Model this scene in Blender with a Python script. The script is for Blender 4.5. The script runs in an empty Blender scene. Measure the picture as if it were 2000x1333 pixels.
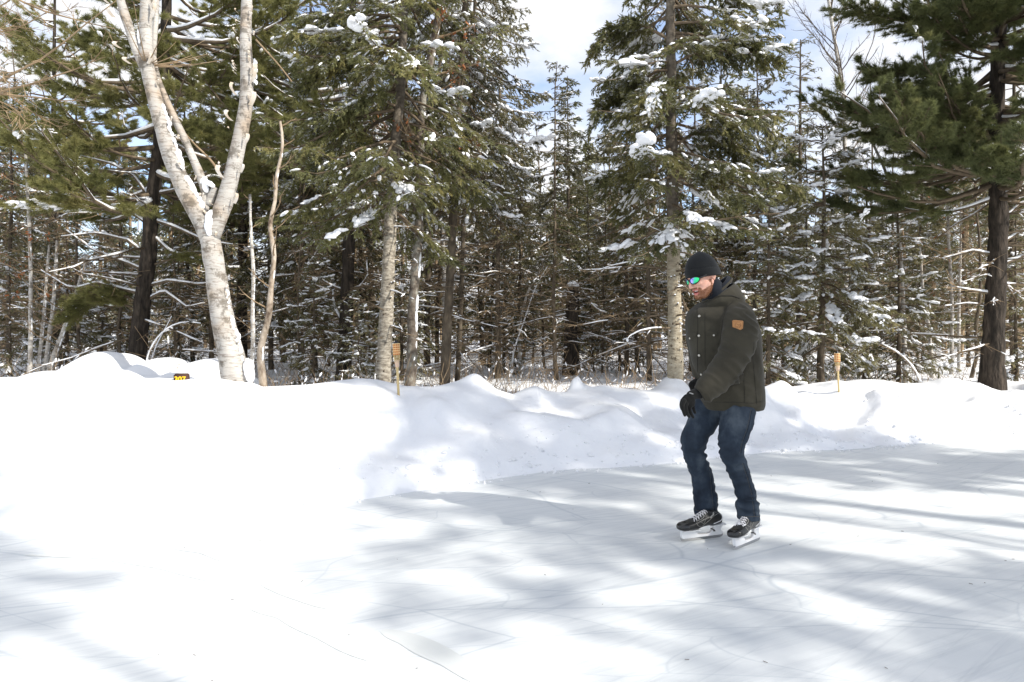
import bpy, math, random
import numpy as np
from mathutils import Vector, Matrix, noise
from mathutils.bvhtree import BVHTree

SC = bpy.context.scene
COL = SC.collection
# ------------------------------------------------------------------ camera
CAM_H, F = 1.36, 1333.0            # eye height (m), focal length in photo pixels
cam_d = bpy.data.cameras.new("camera"); cam = bpy.data.objects.new("camera", cam_d)
COL.objects.link(cam); SC.camera = cam
cam.location = (0, 0, CAM_H); cam.rotation_euler = (math.pi/2, 0, 0)
cam_d.sensor_width = 36; cam_d.lens = F/2000*36
cam_d.shift_y = -26.5/2000
cam_d.clip_start = 0.05; cam_d.clip_end = 3000
# ------------------------------------------------------------------ sky and sun
SUN_AZ, SUN_EL = math.radians(122.0), math.radians(36)
W = bpy.data.worlds.new("World"); SC.world = W; W.use_nodes = True
nt = W.node_tree; nt.nodes.clear()
def N(tree, t, **kw):
    n = tree.nodes.new(t)
    for k, v in kw.items():
        if k.startswith('i_'): n.inputs[int(k[2:]) if k[2:].isdigit() else k[2:].replace('_', ' ')].default_value = v
        else: setattr(n, k, v)
    return n
def ramp(tree, stops, interp='LINEAR'):
    r = tree.nodes.new('ShaderNodeValToRGB'); cr = r.color_ramp; cr.interpolation = interp
    while len(cr.elements) < len(stops): cr.elements.new(0.5)
    for e, (p, c) in zip(cr.elements, stops):
        e.position = p; e.color = (c, c, c, 1) if isinstance(c, (int, float)) else (*c, 1)
    return r
sky = N(nt, 'ShaderNodeTexSky', sky_type='NISHITA', sun_disc=False, sun_elevation=SUN_EL, sun_rotation=SUN_AZ,
        altitude=200, air_density=1.0, dust_density=0.6, ozone_density=1.6)
tc = N(nt, 'ShaderNodeTexCoord'); mp = N(nt, 'ShaderNodeMapping'); mp.inputs['Scale'].default_value = (1.3, 1.3, 2.6)
mp.inputs['Location'].default_value = (5.65, 3.2, 1.95)
cn = N(nt, 'ShaderNodeTexNoise', i_Scale=2.1, i_Detail=7.0, i_Roughness=0.56)
cr = ramp(nt, [(0.38, 0.25), (0.56, 1.0)])
mx = N(nt, 'ShaderNodeMix', data_type='RGBA')
cl = N(nt, 'ShaderNodeRGB'); cl.outputs[0].default_value = (6.5, 6.55, 6.75, 1)
bg = N(nt, 'ShaderNodeBackground'); bg.inputs['Strength'].default_value = 0.115
wo = N(nt, 'ShaderNodeOutputWorld')
L = nt.links.new
L(tc.outputs['Generated'], mp.inputs['Vector']); L(mp.outputs[0], cn.inputs['Vector']); L(cn.outputs['Fac'], cr.inputs[0])
hz = N(nt, 'ShaderNodeMixRGB', blend_type='MULTIPLY'); hz.inputs[0].default_value = 1.0; hz.inputs[2].default_value = (1.35, 1.47, 1.65, 1); L(sky.outputs[0], hz.inputs[1])
L(cr.outputs[0], mx.inputs['Factor']); L(hz.outputs[0], mx.inputs['A']); L(cl.outputs[0], mx.inputs['B'])
L(mx.outputs['Result'], bg.inputs['Color']); L(bg.outputs[0], wo.inputs[0])
sun_d = bpy.data.lights.new("sun", 'SUN'); sun = bpy.data.objects.new("sun", sun_d); COL.objects.link(sun)
sun_d.energy = 4.4; sun_d.angle = math.radians(0.8); sun_d.color = (1.0, 0.95, 0.87)
SD = Vector((math.sin(SUN_AZ)*math.cos(SUN_EL), math.cos(SUN_AZ)*math.cos(SUN_EL), math.sin(SUN_EL)))
sun.location = SD*30
sun.rotation_euler = SD.to_track_quat('Z', 'Y').to_euler()
vs = SC.view_settings; vs.view_transform = 'Standard'; vs.look = 'None'; vs.exposure = 0.54; vs.gamma = 1
SC.cycles.max_bounces = 6; SC.cycles.diffuse_bounces = 4; SC.cycles.glossy_bounces = 3; SC.cycles.transparent_max_bounces = 4

def P(px, py, Y):                   # photo pixel + real distance -> point in the place
    return np.array([(px-1000)/F*Y, Y, CAM_H+(640-py)/F*Y])

# ------------------------------------------------------------------ objects
def tag(o, label=None, cat=None, group=None, kind=None):
    if label: o['label'] = label
    if cat: o['category'] = cat
    if group: o['group'] = group
    if kind: o['kind'] = kind
    return o
def empty(name, loc=(0, 0, 0), label=None, cat=None, group=None):
    o = bpy.data.objects.new(name, None); COL.objects.link(o); o.location = loc
    o.empty_display_size = 0.1
    return tag(o, label, cat, group)
def link(name, me, parent=None, mats=()):
    for m in mats: me.materials.append(m)
    o = bpy.data.objects.new(name, me); COL.objects.link(o)
    if parent is not None: o.parent = parent
    return o
def mk(name, V, Fs, smooth=True, mi=None):
    """mesh from numpy verts and a list of (n,3)/(n,4) face arrays"""
    V = np.ascontiguousarray(V, dtype=np.float32); Fs = [f for f in Fs if len(f)]
    me = bpy.data.meshes.new(name)
    me.vertices.add(len(V)); me.vertices.foreach_set('co', V.ravel())
    nl = sum(f.size for f in Fs); nf = sum(len(f) for f in Fs)
    me.loops.add(nl); me.loops.foreach_set('vertex_index', np.concatenate([f.ravel() for f in Fs]).astype(np.int32))
    tot = np.concatenate([np.full(len(f), f.shape[1], np.int32) for f in Fs])
    st = np.concatenate([[0], np.cumsum(tot)[:-1]]).astype(np.int32)
    me.polygons.add(nf); me.polygons.foreach_set('loop_start', st)
    me.polygons.foreach_set('loop_total', tot)
    me.polygons.foreach_set('use_smooth', np.full(nf, smooth, bool))
    if mi is not None: me.polygons.foreach_set('material_index', np.asarray(mi, np.int32))
    me.update(calc_edges=True); me.validate()
    return me
class Acc:
    def __init__(s): s.V = []; s.T = []; s.Q = []; s.n = 0
    def add(s, V, Fc):
        V = np.asarray(V, float).reshape(-1, 3)
        for f in (Fc if isinstance(Fc, list) else [Fc]):
            f = np.asarray(f)
            if len(f) == 0: continue
            (s.T if f.shape[1] == 3 else s.Q).append(f+s.n)
        s.V.append(V); s.n += len(V); return s
    def cat(s):
        return (np.concatenate(s.V) if s.V else np.zeros((0, 3)),
                [np.concatenate(a) for a in (s.T, s.Q) if a])
    def mesh(s, name, smooth=True):
        V, Fs = s.cat(); return mk(name, V, Fs, smooth)
def nrm(a): return a/np.maximum(np.linalg.norm(a, axis=-1, keepdims=True), 1e-9)
def frames(T):
    up = np.zeros_like(T); up[..., 2] = 1
    par = np.abs(T[..., 2]) > 0.92
    up[par] = (1, 0, 0)
    s = nrm(np.cross(T, up)); u = np.cross(s, T)
    return s, u
def tubes(Pt, R, sides=5, cap=True):
    """many tapered tubes at once: Pt (n,k,3), R (n,k)"""
    Pt = np.asarray(Pt, float); R = np.asarray(R, float)
    Pt = Pt.reshape(-1, *Pt.shape[-2:]); R = np.broadcast_to(R.reshape(-1, R.shape[-1]), Pt.shape[:2])
    n, k, _ = Pt.shape
    T = np.empty_like(Pt); T[:, 1:-1] = Pt[:, 2:]-Pt[:, :-2]; T[:, 0] = Pt[:, 1]-Pt[:, 0]; T[:, -1] = Pt[:, -1]-Pt[:, -2]
    T = nrm(T); s, u = frames(T)
    # keep one frame family for each tube, judged by its mean direction
    m = nrm(Pt[:, -1]-Pt[:, 0]); ref = np.zeros_like(m); ref[:, 2] = 1; ref[np.abs(m[:, 2]) > 0.75] = (1, 0, 0)
    s = nrm(np.cross(T, ref[:, None])); u = np.cross(s, T)
    a = np.linspace(0, 2*np.pi, sides, endpoint=False)
    V = Pt[:, :, None]+R[:, :, None, None]*(np.cos(a)[None, None, :, None]*s[:, :, None]+np.sin(a)[None, None, :, None]*u[:, :, None])
    V = V.reshape(-1, 3)
    i = np.arange(n)[:, None, None]*k*sides; j = np.arange(k-1)[None, :, None]*sides; q = np.arange(sides)[None, None, :]; q2 = (q+1) % sides
    Fq = np.stack(np.broadcast_arrays(i+j+q, i+j+q2, i+j+sides+q2, i+j+sides+q), -1).reshape(-1, 4)
    out = [Fq]
    if cap and sides > 3:
        e = []
        for c in range(1, sides-1):
            b = np.arange(n)*k*sides; e.append(np.stack([b, b+c+1, b+c], -1))
            b2 = b+(k-1)*sides; e.append(np.stack([b2, b2+c, b2+c+1], -1))
        out.append(np.concatenate(e))
    return V, out
def ev(C, idx, t):
    """points and tangents on curves C (n,k,3) at parameter t"""
    k = C.shape[1]; x = np.clip(t, 0, 0.9999)*(k-1); i = x.astype(int); f = (x-i)[:, None]
    a = C[idx, i]; b = C[idx, i+1]
    return a*(1-f)+b*f, nrm(b-a)
def ico(n):
    p = (1+5**.5)/2
    v = [(-1, p, 0), (1, p, 0), (-1, -p, 0), (1, -p, 0), (0, -1, p), (0, 1, p), (0, -1, -p), (0, 1, -p), (p, 0, -1), (p, 0, 1), (-p, 0, -1), (-p, 0, 1)]
    f = [(0, 11, 5), (0, 5, 1), (0, 1, 7), (0, 7, 10), (0, 10, 11), (1, 5, 9), (5, 11, 4), (11, 10, 2), (10, 7, 6), (7, 1, 8), (3, 9, 4), (3, 4, 2), (3, 2, 6), (3, 6, 8), (3, 8, 9), (4, 9, 5), (2, 4, 11), (6, 2, 10), (8, 6, 7), (9, 8, 1)]
    v = [np.array(q, float)/np.linalg.norm(q) for q in v]
    for _ in range(n):
        c = {}; g = []
        def mid(a, b):
            k = (min(a, b), max(a, b))
            if k not in c: v.append(nrm(v[a]+v[b])); c[k] = len(v)-1
            return c[k]
        for a, b, d in f:
            x, y, z = mid(a, b), mid(b, d), mid(d, a); g += [(a, x, z), (b, y, x), (d, z, y), (x, y, z)]
        f = g
    return np.array(v), np.array(f)
ICO = [ico(0), ico(1), ico(2), ico(3)]
def blobs(C, A, S, rng, lvl=1, jit=0.12, flat=0.35):
    """lumps: centre C, long axis A, half sizes S (n,3); undersides flattened"""
    v, f = ICO[lvl]; n = len(C)
    if n == 0: return np.zeros((0, 3)), np.zeros((0, 3), int)
    A = nrm(np.asarray(A, float)); s, u = frames(A)
    loc = v[None]*(1+rng.uniform(-jit, jit, (n, len(v), 1)))
    z = loc[..., 2]; loc = np.concatenate([loc[..., :2], np.where(z < 0, z*flat, z)[..., None]], -1)*S[:, None]
    V = C[:, None]+loc[..., :1]*A[:, None]+loc[..., 1:2]*s[:, None]+loc[..., 2:]*u[:, None]
    Fc = f[None]+np.arange(n)[:, None, None]*len(v)
    return V.reshape(-1, 3), Fc.reshape(-1, 3)

# ------------------------------------------------------------------ materials
def mat(name, col, rough=0.8, spec=0.3, **kw):
    m = bpy.data.materials.new(name); m.use_nodes = True
    b = m.node_tree.nodes['Principled BSDF']
    b.inputs['Base Color'].default_value = (*col, 1); b.inputs['Roughness'].default_value = rough
    b.inputs['Specular IOR Level'].default_value = spec
    for k, v in kw.items(): b.inputs[k.replace('_', ' ')].default_value = v
    return m
def noisemat(name, stops, scale=8, stretch=(1, 1, 1), rough=0.85, spec=0.25, bump=0.0, bscale=None, bdist=0.01, detail=4, per_obj=0.0, coord='Object', distort=0.0, **kw):
    m = mat(name, (.5, .5, .5), rough, spec, **kw); t = m.node_tree; b = t.nodes['Principled BSDF']; lk = t.links.new
    c = N(t, 'ShaderNodeTexCoord'); mpn = N(t, 'ShaderNodeMapping'); mpn.inputs['Scale'].default_value = stretch
    n = N(t, 'ShaderNodeTexNoise', i_Scale=scale, i_Detail=detail, i_Roughness=0.6, i_Distortion=distort)
    r = ramp(t, stops)
    lk(c.outputs[coord], mpn.inputs[0]); lk(mpn.outputs[0], n.inputs['Vector']); lk(n.outputs['Fac'], r.inputs[0])
    out = r.outputs[0]
    if per_obj:
        oi = N(t, 'ShaderNodeObjectInfo'); hs = N(t, 'ShaderNodeHueSaturation'); mr = N(t, 'ShaderNodeMapRange')
        mr.inputs['To Min'].default_value = 1-per_obj; mr.inputs['To Max'].default_value = 1+per_obj
        lk(oi.outputs['Random'], mr.inputs['Value']); lk(mr.outputs[0], hs.inputs['Value']); lk(out, hs.inputs['Color']); out = hs.outputs[0]
    lk(out, b.inputs['Base Color'])
    if bump:
        n2 = N(t, 'ShaderNodeTexNoise', i_Scale=bscale or scale*2, i_Detail=5.0); bp = N(t, 'ShaderNodeBump', i_Strength=bump, i_Distance=bdist)
        lk(mpn.outputs[0], n2.inputs['Vector']); lk(n2.outputs['Fac'], bp.inputs['Height']); lk(bp.outputs[0], b.inputs['Normal'])
    return m
M = {}
M['snow'] = noisemat('snow', [(0.3, (.83, .84, .86)), (0.7, (.88, .885, .89))], 3, rough=0.75, spec=0.2, bump=0.35, bscale=14, bdist=0.02)
M['snow_load'] = mat('snow_load', (.86, .87, .89), 0.8, 0.15)
M['fir_needle'] = noisemat('fir_needle', [(0.3, (.11, .115, .055)), (0.52, (.185, .185, .075)), (0.72, (.32, .28, .11))], 2.2, rough=0.6, spec=0.3, per_obj=0.25)
M['spruce_needle'] = noisemat('spruce_needle', [(0.3, (.12, .115, .06)), (0.55, (.19, .175, .08)), (0.75, (.32, .265, .12))], 2.0, rough=0.6, spec=0.3, per_obj=0.25)
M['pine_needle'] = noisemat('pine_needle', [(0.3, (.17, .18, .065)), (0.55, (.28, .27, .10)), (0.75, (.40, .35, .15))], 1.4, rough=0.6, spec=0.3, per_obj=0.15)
M['pine_shaded'] = noisemat('pine_shaded', [(0.3, (.10, .118, .052)), (0.55, (.16, .175, .07)), (0.75, (.25, .23, .095))], 1.4, rough=0.6, spec=0.3)  # pine needles darkened to paint in the shade on the right edge pine
M['fir_bark'] = noisemat('fir_bark', [(0.28, (.085, .070, .052)), (0.45, (.20, .175, .135)), (0.6, (.29, .26, .205)), (0.8, (.37, .34, .28))], 9, (1, 1, .55), 0.9, 0.15, bump=0.8, bscale=26, bdist=0.02)
M['tan_bark'] = noisemat('tan_bark', [(0.30, (.07, .052, .034)), (0.42, (.30, .255, .18)), (0.6, (.42, .37, .27)), (0.8, (.50, .46, .36))], 16, (1, 1, 2.6), 0.85, 0.2, bump=0.6, bscale=30, bdist=0.015)
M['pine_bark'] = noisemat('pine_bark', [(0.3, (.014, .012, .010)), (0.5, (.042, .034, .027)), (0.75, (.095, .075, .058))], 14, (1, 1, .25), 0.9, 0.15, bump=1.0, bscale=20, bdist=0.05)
M['dark_bark'] = noisemat('dark_bark', [(0.3, (.05, .04, .03)), (0.6, (.125, .10, .072)), (0.8, (.20, .17, .12))], 12, (1, 1, .4), 0.9, 0.15, bump=0.8, bdist=0.02, per_obj=0.25)
M['branch_wood'] = noisemat('branch_wood', [(0.3, (.085, .063, .043)), (0.7, (.20, .155, .105))], 9, rough=0.9, spec=0.15, per_obj=0.2)
def thin(m, f=.45):
    t = m.node_tree; b = t.nodes['Principled BSDF']; o_ = next(n for n in t.nodes if n.type == 'OUTPUT_MATERIAL'); tr = t.nodes.new('ShaderNodeBsdfTranslucent'); mx_ = t.nodes.new('ShaderNodeMixShader'); mx_.inputs[0].default_value = f
    c_ = b.inputs['Base Color'].links[0].from_socket; t.links.new(c_, tr.inputs[0]); t.links.new(b.outputs[0], mx_.inputs[1]); t.links.new(tr.outputs[0], mx_.inputs[2]); t.links.new(mx_.outputs[0], o_.inputs[0])
def dusted(m, lo=.50, hi=.62, f=.8):
    t = m.node_tree; lk = t.links.new; tr = next(n for n in t.nodes if n.type == 'BSDF_TRANSLUCENT'); b = t.nodes['Principled BSDF']; src = b.inputs['Base Color'].links[0].from_socket
    g = N(t, 'ShaderNodeNewGeometry'); s = N(t, 'ShaderNodeSeparateXYZ'); ab = N(t, 'ShaderNodeMath', operation='ABSOLUTE'); gt = N(t, 'ShaderNodeMath', operation='GREATER_THAN'); gt.inputs[1].default_value = .62
    c = N(t, 'ShaderNodeTexCoord'); n = N(t, 'ShaderNodeTexNoise', i_Scale=3.4, i_Detail=5.0, i_Roughness=.7); r = ramp(t, [(lo, 0.0), (hi, 1.0)]); mu = N(t, 'ShaderNodeMath', operation='MULTIPLY'); m2 = N(t, 'ShaderNodeMath', operation='MULTIPLY'); m2.inputs[1].default_value = f
    x = N(t, 'ShaderNodeMix', data_type='RGBA'); x.inputs['B'].default_value = (.80, .81, .84, 1)
    lk(g.outputs['True Normal'], s.inputs[0]); lk(s.outputs['Z'], ab.inputs[0]); lk(ab.outputs[0], gt.inputs[0]); lk(c.outputs['Object'], n.inputs['Vector']); lk(n.outputs['Fac'], r.inputs[0]); lk(gt.outputs[0], mu.inputs[0]); lk(r.outputs[0], mu.inputs[1]); lk(mu.outputs[0], m2.inputs[0])
    lk(m2.outputs[0], x.inputs['Factor']); lk(src, x.inputs['A']); lk(x.outputs['Result'], b.inputs['Base Color']); lk(x.outputs['Result'], tr.inputs[0])
for k_ in ('fir_needle', 'spruce_needle', 'pine_needle', 'pine_shaded'): thin(M[k_])
dusted(M['fir_needle']); dusted(M['spruce_needle'], .46, .60)
M['twig'] = noisemat('twig', [(0.3, (.18, .125, .075)), (0.7, (.34, .25, .155))], 6, rough=0.9, spec=0.15)
M['lichen_bark'] = noisemat('lichen_bark', [(0.32, (.06, .045, .036)), (0.48, (.15, .125, .10)), (0.58, (.22, .20, .165)), (0.72, (.38, .38, .33))], 11, (1, 1, .7), .9, .15, bump=.9, bscale=24, bdist=.02)
M['sapling_bark'] = noisemat('sapling_bark', [(0.34, (.10, .07, .05)), (0.46, (.30, .24, .18)), (0.66, (.50, .43, .35))], 12, (1, 1, .6), 0.9, 0.2, bump=0.7, bdist=0.015)
M['dead_leaf'] = mat('dead_leaf', (.30, .115, .045), 0.8)
def birch_mat(name, base=(.47, .445, .405), warm=(.37, .30, .23)):
    m = mat(name, base, 0.7, 0.25); t = m.node_tree; b = t.nodes['Principled BSDF']; lk = t.links.new
    c = N(t, 'ShaderNodeTexCoord')
    m1 = N(t, 'ShaderNodeMapping'); m1.inputs['Scale'].default_value = (6, 6, 42)
    n1 = N(t, 'ShaderNodeTexNoise', i_Scale=1.0, i_Detail=5.0, i_Roughness=0.7, i_Distortion=1.1)
    r1 = ramp(t, [(0.50, 0.0), (0.62, 1.0)])
    n2 = N(t, 'ShaderNodeTexNoise', i_Scale=3.2, i_Detail=5.0); r2 = ramp(t, [(0.35, base), (0.52, tuple(x*.82 for x in base)), (0.68, warm)])
    n3 = N(t, 'ShaderNodeTexNoise', i_Scale=6.5, i_Detail=6.0, i_Roughness=.7); r3 = ramp(t, [(0.53, 0.0), (0.60, 1.0)])
    mxa = N(t, 'ShaderNodeMix', data_type='RGBA'); mxb = N(t, 'ShaderNodeMix', data_type='RGBA')
    mxa.inputs['B'].default_value = (.16, .125, .10, 1); mxb.inputs['B'].default_value = (.09, .075, .055, 1)
    sc1 = N(t, 'ShaderNodeMath', operation='MULTIPLY'); sc1.inputs[1].default_value = .75
    sc2 = N(t, 'ShaderNodeMath', operation='MULTIPLY'); sc2.inputs[1].default_value = .7
    lk(c.outputs['Object'], m1.inputs[0]); lk(m1.outputs[0], n1.inputs['Vector']); lk(c.outputs['Object'], n2.inputs['Vector']); lk(c.outputs['Object'], n3.inputs['Vector'])
    lk(n1.outputs[0], r1.inputs[0]); lk(n2.outputs[0], r2.inputs[0]); lk(n3.outputs[0], r3.inputs[0])
    lk(r1.outputs[0], sc1.inputs[0]); lk(r3.outputs[0], sc2.inputs[0])
    lk(r2.outputs[0], mxa.inputs['A']); lk(sc1.outputs[0], mxa.inputs['Factor'])
    lk(mxa.outputs['Result'], mxb.inputs['A']); lk(sc2.outputs[0], mxb.inputs['Factor']); lk(mxb.outputs['Result'], b.inputs['Base Color'])
    bp = N(t, 'ShaderNodeBump', i_Strength=.6, i_Distance=.012); lk(n1.outputs[0], bp.inputs['Height']); lk(bp.outputs[0], b.inputs['Normal'])
    return m
def two_bark(name, lo, hi, z0, z1):
    m = noisemat(name, lo, 16, (1, 1, 2.2), .88, .2, bump=.7, bscale=30, bdist=.015); t = m.node_tree; b = t.nodes['Principled BSDF']; c = N(t, 'ShaderNodeTexCoord'); s = N(t, 'ShaderNodeSeparateXYZ'); n = N(t, 'ShaderNodeTexNoise', i_Scale=5.0, i_Detail=5.0)
    r = ramp(t, hi); n2 = N(t, 'ShaderNodeTexNoise', i_Scale=14.0, i_Detail=4.0); mr = N(t, 'ShaderNodeMapRange'); mr.inputs['From Min'].default_value = z0; mr.inputs['From Max'].default_value = z1; ad = N(t, 'ShaderNodeMath', operation='ADD'); mu = N(t, 'ShaderNodeMath', operation='MULTIPLY_ADD'); mu.inputs[1].default_value = 1.6; mu.inputs[2].default_value = -.8
    x = N(t, 'ShaderNodeMix', data_type='RGBA'); old = b.inputs['Base Color'].links[0].from_socket; lk = t.links.new
    lk(c.outputs['Object'], s.inputs[0]); lk(c.outputs['Object'], n.inputs['Vector']); lk(c.outputs['Object'], n2.inputs['Vector']); lk(s.outputs['Z'], mr.inputs['Value']); lk(n.outputs['Fac'], mu.inputs[0]); lk(mr.outputs[0], ad.inputs[0]); lk(mu.outputs[0], ad.inputs[1]); ad.use_clamp = True
    lk(n2.outputs['Fac'], r.inputs[0]); lk(ad.outputs[0], x.inputs['Factor']); lk(old, x.inputs['A']); lk(r.outputs[0], x.inputs['B']); lk(x.outputs['Result'], b.inputs['Base Color']); return m
UP = [(0.3, (.055, .045, .034)), (.55, (.12, .10, .078)), (.75, (.19, .165, .13))]
M['two_tone_bark'] = two_bark('two_tone_bark', [(0.30, (.07, .052, .034)), (0.40, (.28, .235, .165)), (0.6, (.40, .35, .26)), (0.8, (.48, .44, .35))], UP, 1.55, 2.3)
M['grey_fir_bark'] = two_bark('grey_fir_bark', [(0.28, (.08, .066, .05)), (0.42, (.22, .19, .15)), (0.55, (.33, .295, .235)), (0.75, (.50, .46, .39))], UP, 2.6, 3.3)
M['birch_bark'] = birch_mat('birch_bark')
M['birch_thin'] = birch_mat('birch_thin', (.60, .57, .52), (.42, .36, .29))

# ------------------------------------------------------------------ ice and snow
def ice_mat():
    m = mat('ice', (.8, .82, .84), 0.42, 0.35); t = m.node_tree; b = t.nodes['Principled BSDF']; lk = t.links.new
    c = N(t, 'ShaderNodeTexCoord')
    def streak(rot, sc, lo, hi, detail=5.0):
        a = N(t, 'ShaderNodeMapping'); a.inputs['Rotation'].default_value = (0, 0, rot); 
        a2 = N(t, 'ShaderNodeMapping'); a2.inputs['Scale'].default_value = sc
        n = N(t, 'ShaderNodeTexNoise', i_Scale=1.0, i_Detail=detail, i_Roughness=.65, i_Distortion=.15); r = ramp(t, [(lo, 0.0), (hi, 1.0)])
        lk(c.outputs['Object'], a.inputs[0]); lk(a.outputs[0], a2.inputs[0]); lk(a2.outputs[0], n.inputs['Vector']); lk(n.outputs[0], r.inputs[0])
        return n, r
    n1, s1 = streak(math.radians(-27), (.55, 26, 1), .46, .70)
    n2, s2 = streak(math.radians(-40), (.30, 13, 1), .56, .64)
    n3, s3 = streak(0, (.9, 1.2, 1), .40, .70, 6.0)
    base = ramp(t, [(0.0, (.69, .715, .715)), (1.0, (.77, .785, .775))]); lk(s3.outputs[0], base.inputs[0])
    prev = base.outputs[0]
    for s, fac, col in ((s1, .62, (.57, .60, .615)), (s2, .40, (.54, .57, .585))):
        x = N(t, 'ShaderNodeMix', data_type='RGBA'); x.inputs['B'].default_value = (*col, 1)
        mu = N(t, 'ShaderNodeMath', operation='MULTIPLY'); mu.inputs[1].default_value = fac
        lk(s.outputs[0], mu.inputs[0]); lk(mu.outputs[0], x.inputs['Factor']); lk(prev, x.inputs['A']); prev = x.outputs['Result']
    # skate scratches: thin edges of stretched cells, curved by noise
    for rot, sc, dist, fac in ((-.35, (.45, 1.7, 1), .9, .75), (1.1, (.35, 1.0, 1), 1.2, .65), (.5, (.8, 2.6, 1), 1.4, .5)):
        a = N(t, 'ShaderNodeMapping'); a.inputs['Rotation'].default_value = (0, 0, rot); a.inputs['Scale'].default_value = sc
        nn = N(t, 'ShaderNodeTexNoise', i_Scale=.55, i_Detail=1.0); ad = N(t, 'ShaderNodeMixRGB', blend_type='ADD'); ad.inputs[0].default_value = dist
        v = N(t, 'ShaderNodeTexVoronoi', feature='DISTANCE_TO_EDGE', i_Scale=1.0); r = ramp(t, [(0.0, 1.0), (0.009, 0.0)])
        lk(c.outputs['Object'], a.inputs[0]); lk(a.outputs[0], nn.inputs['Vector']); lk(a.outputs[0], ad.inputs[1]); lk(nn.outputs['Color'], ad.inputs[2])
        lk(ad.outputs[0], v.inputs['Vector']); lk(v.outputs['Distance'], r.inputs[0])
        x = N(t, 'ShaderNodeMix', data_type='RGBA'); x.inputs['B'].default_value = (.49, .53, .56, 1)
        mu = N(t, 'ShaderNodeMath', operation='MULTIPLY'); mu.inputs[1].default_value = fac
        lk(r.outputs[0], mu.inputs[0]); lk(mu.outputs[0], x.inputs['Factor']); lk(prev, x.inputs['A']); prev = x.outputs['Result']
    lk(prev, b.inputs['Base Color'])
    bp = N(t, 'ShaderNodeBump', i_Strength=.35, i_Distance=.006); lk(n1.outputs[0], bp.inputs['Height']); lk(bp.outputs[0], b.inputs['Normal'])
    return m
M['ice'] = ice_mat()
BASE = [(-1500, 1046), (0, 1032), (400, 1012), (700, 985), (900, 952), (1100, 926), (1300, 908), (1500, 895), (1700, 878), (1850, 862), (2000, 848), (3200, 800)]
bx, by = [], []
for px, py in BASE:
    Y = CAM_H*F/(py-640); bx.append((px-1000)/F*Y); by.append(Y)
def yb(x): return np.interp(x, bx, by)
CREST = [(-800, 742), (0, 739), (30, 745), (100, 742), (330, 742), (420, 742), (500, 748), (520, 756), (600, 752), (650, 744), (690, 741), (730, 744), (760, 750), (790, 757), (840, 758), (880, 750), (905, 752), (950, 760), (1000, 770), (1030, 760), (1052, 757), (1080, 765), (1108, 765), (1126, 763), (1180, 755), (1230, 760), (1268, 762), (1312, 758), (1400, 756), (1490, 757), (1540, 761), (1600, 752), (1640, 743), (1660, 750), (1690, 742), (1730, 743), (1780, 751), (1830, 749), (1870, 753), (1890, 747), (1930, 753), (1975, 745), (2040, 748), (2600, 740)]
cx, cz = [], []
for px, py in CREST:
    x0 = 0; Y = 7
    for _ in range(30): Y = yb((px-1000)/F*Y)+2.0
    cx.append((px-1000)/F*Y); cz.append(CAM_H+(640-py)/F*Y)
cx = np.array(cx); cz = np.array(cz)
_rs = np.random.RandomState(5)
_w = [(_rs.uniform(-1, 1, 2), _rs.uniform(0, 6.3)) for _ in range(40)]
def wav(x, y, f, k0=0, k=10):
    s = 0
    for (d, ph) in _w[k0:k0+k]:
        d = d/np.hypot(*d); s = s+np.sin((x*d[0]+y*d[1])*f*(1+.35*math.sin(ph*3))+ph)
    return s/k**.5
def floor_z(x, y):                       # forest floor behind the bank
    return 0.34+0.06*wav(x, y, .9, 5, 6)+0.02*np.clip(y-12, 0, 60)*0.3
def ground_z(x, y):
    x = np.asarray(x, float); y = np.asarray(y, float)
    b = yb(x)+0.10*wav(x, y, 2.2, 0, 5); d = y-b
    crest = np.interp(x+0.05*wav(x, y, 5, 3, 4), cx, cz)
    t = np.clip(d/2.0, 0, 1); up = 0.55*np.sin(t*np.pi/2)+0.45*(t*t*(3-2*t))
    lump = (0.085*wav(x, y, 2.6, 10, 8)+0.06*wav(x, y, 5.2, 20, 9)+0.028*wav(x, y, 11, 28, 9)+.006*wav(x, y, 24, 2, 12)+.002*wav(x, y, 41, 16, 12))*np.clip(np.sin(t*np.pi), 0, 1)*(1+.6*np.clip((x-.5)/2, 0, 1))
    rise = crest*up+lump
    s = np.clip((d-2.0)/1.6, 0, 1); s = s*s*(3-2*s)
    out = rise*(1-s)+floor_z(x, y)*s
    for px_, top_, w_, d_, e_ in ((930, 731, .17, 2.0, 2), (1124, 741, .075, 2.0, 4), (1136, 748, .10, 2.05, 2), (1312, 734, .17, 2.0, 3), (1052, 752, .16, 2.0, 2), (1600, 748, .2, 2.0, 2), (1175, 752, .12, 1.9, 2)):
        yc = 7.
        for _ in range(12): yc = float(yb((px_-1000)/F*yc))+d_
        xc = (px_-1000)/F*yc; hh = CAM_H+(640-top_)/F*yc-float(np.interp(xc, cx, cz)); out = out+max(hh, .03)*np.exp(-(np.abs((x-xc)/w_)**e_)-np.abs((y-yc)/(w_*1.5))**2)
    # second heap behind the front bank on the left
    g = 0
    for (mx_, my, mh, rx, ry) in ((-4.72, 8.15, .72, .50, .75), (-4.22, 8.3, .655, .5, .8), (-3.62, 8.25, .64, .55, .8), (-5.35, 8.2, .50, .55, .8), (-2.75, 8.0, .16, .30, .4), (-6.8, 8.4, .3, 1.0, .8)):
        g = np.maximum(g, mh*np.exp(-np.abs((x-mx_)/rx)**2.6-np.abs((y-my)/ry)**2.6))
    out = np.where(d > 1.2, out+g*np.clip((d-1.2)/.8, 0, 1), out)
    fade = np.clip(d/0.25, 0, 1)
    return np.where(d < 0, -0.03-np.clip(-d*.2, 0, .1), -0.03+(out+0.03)*fade)
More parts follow.
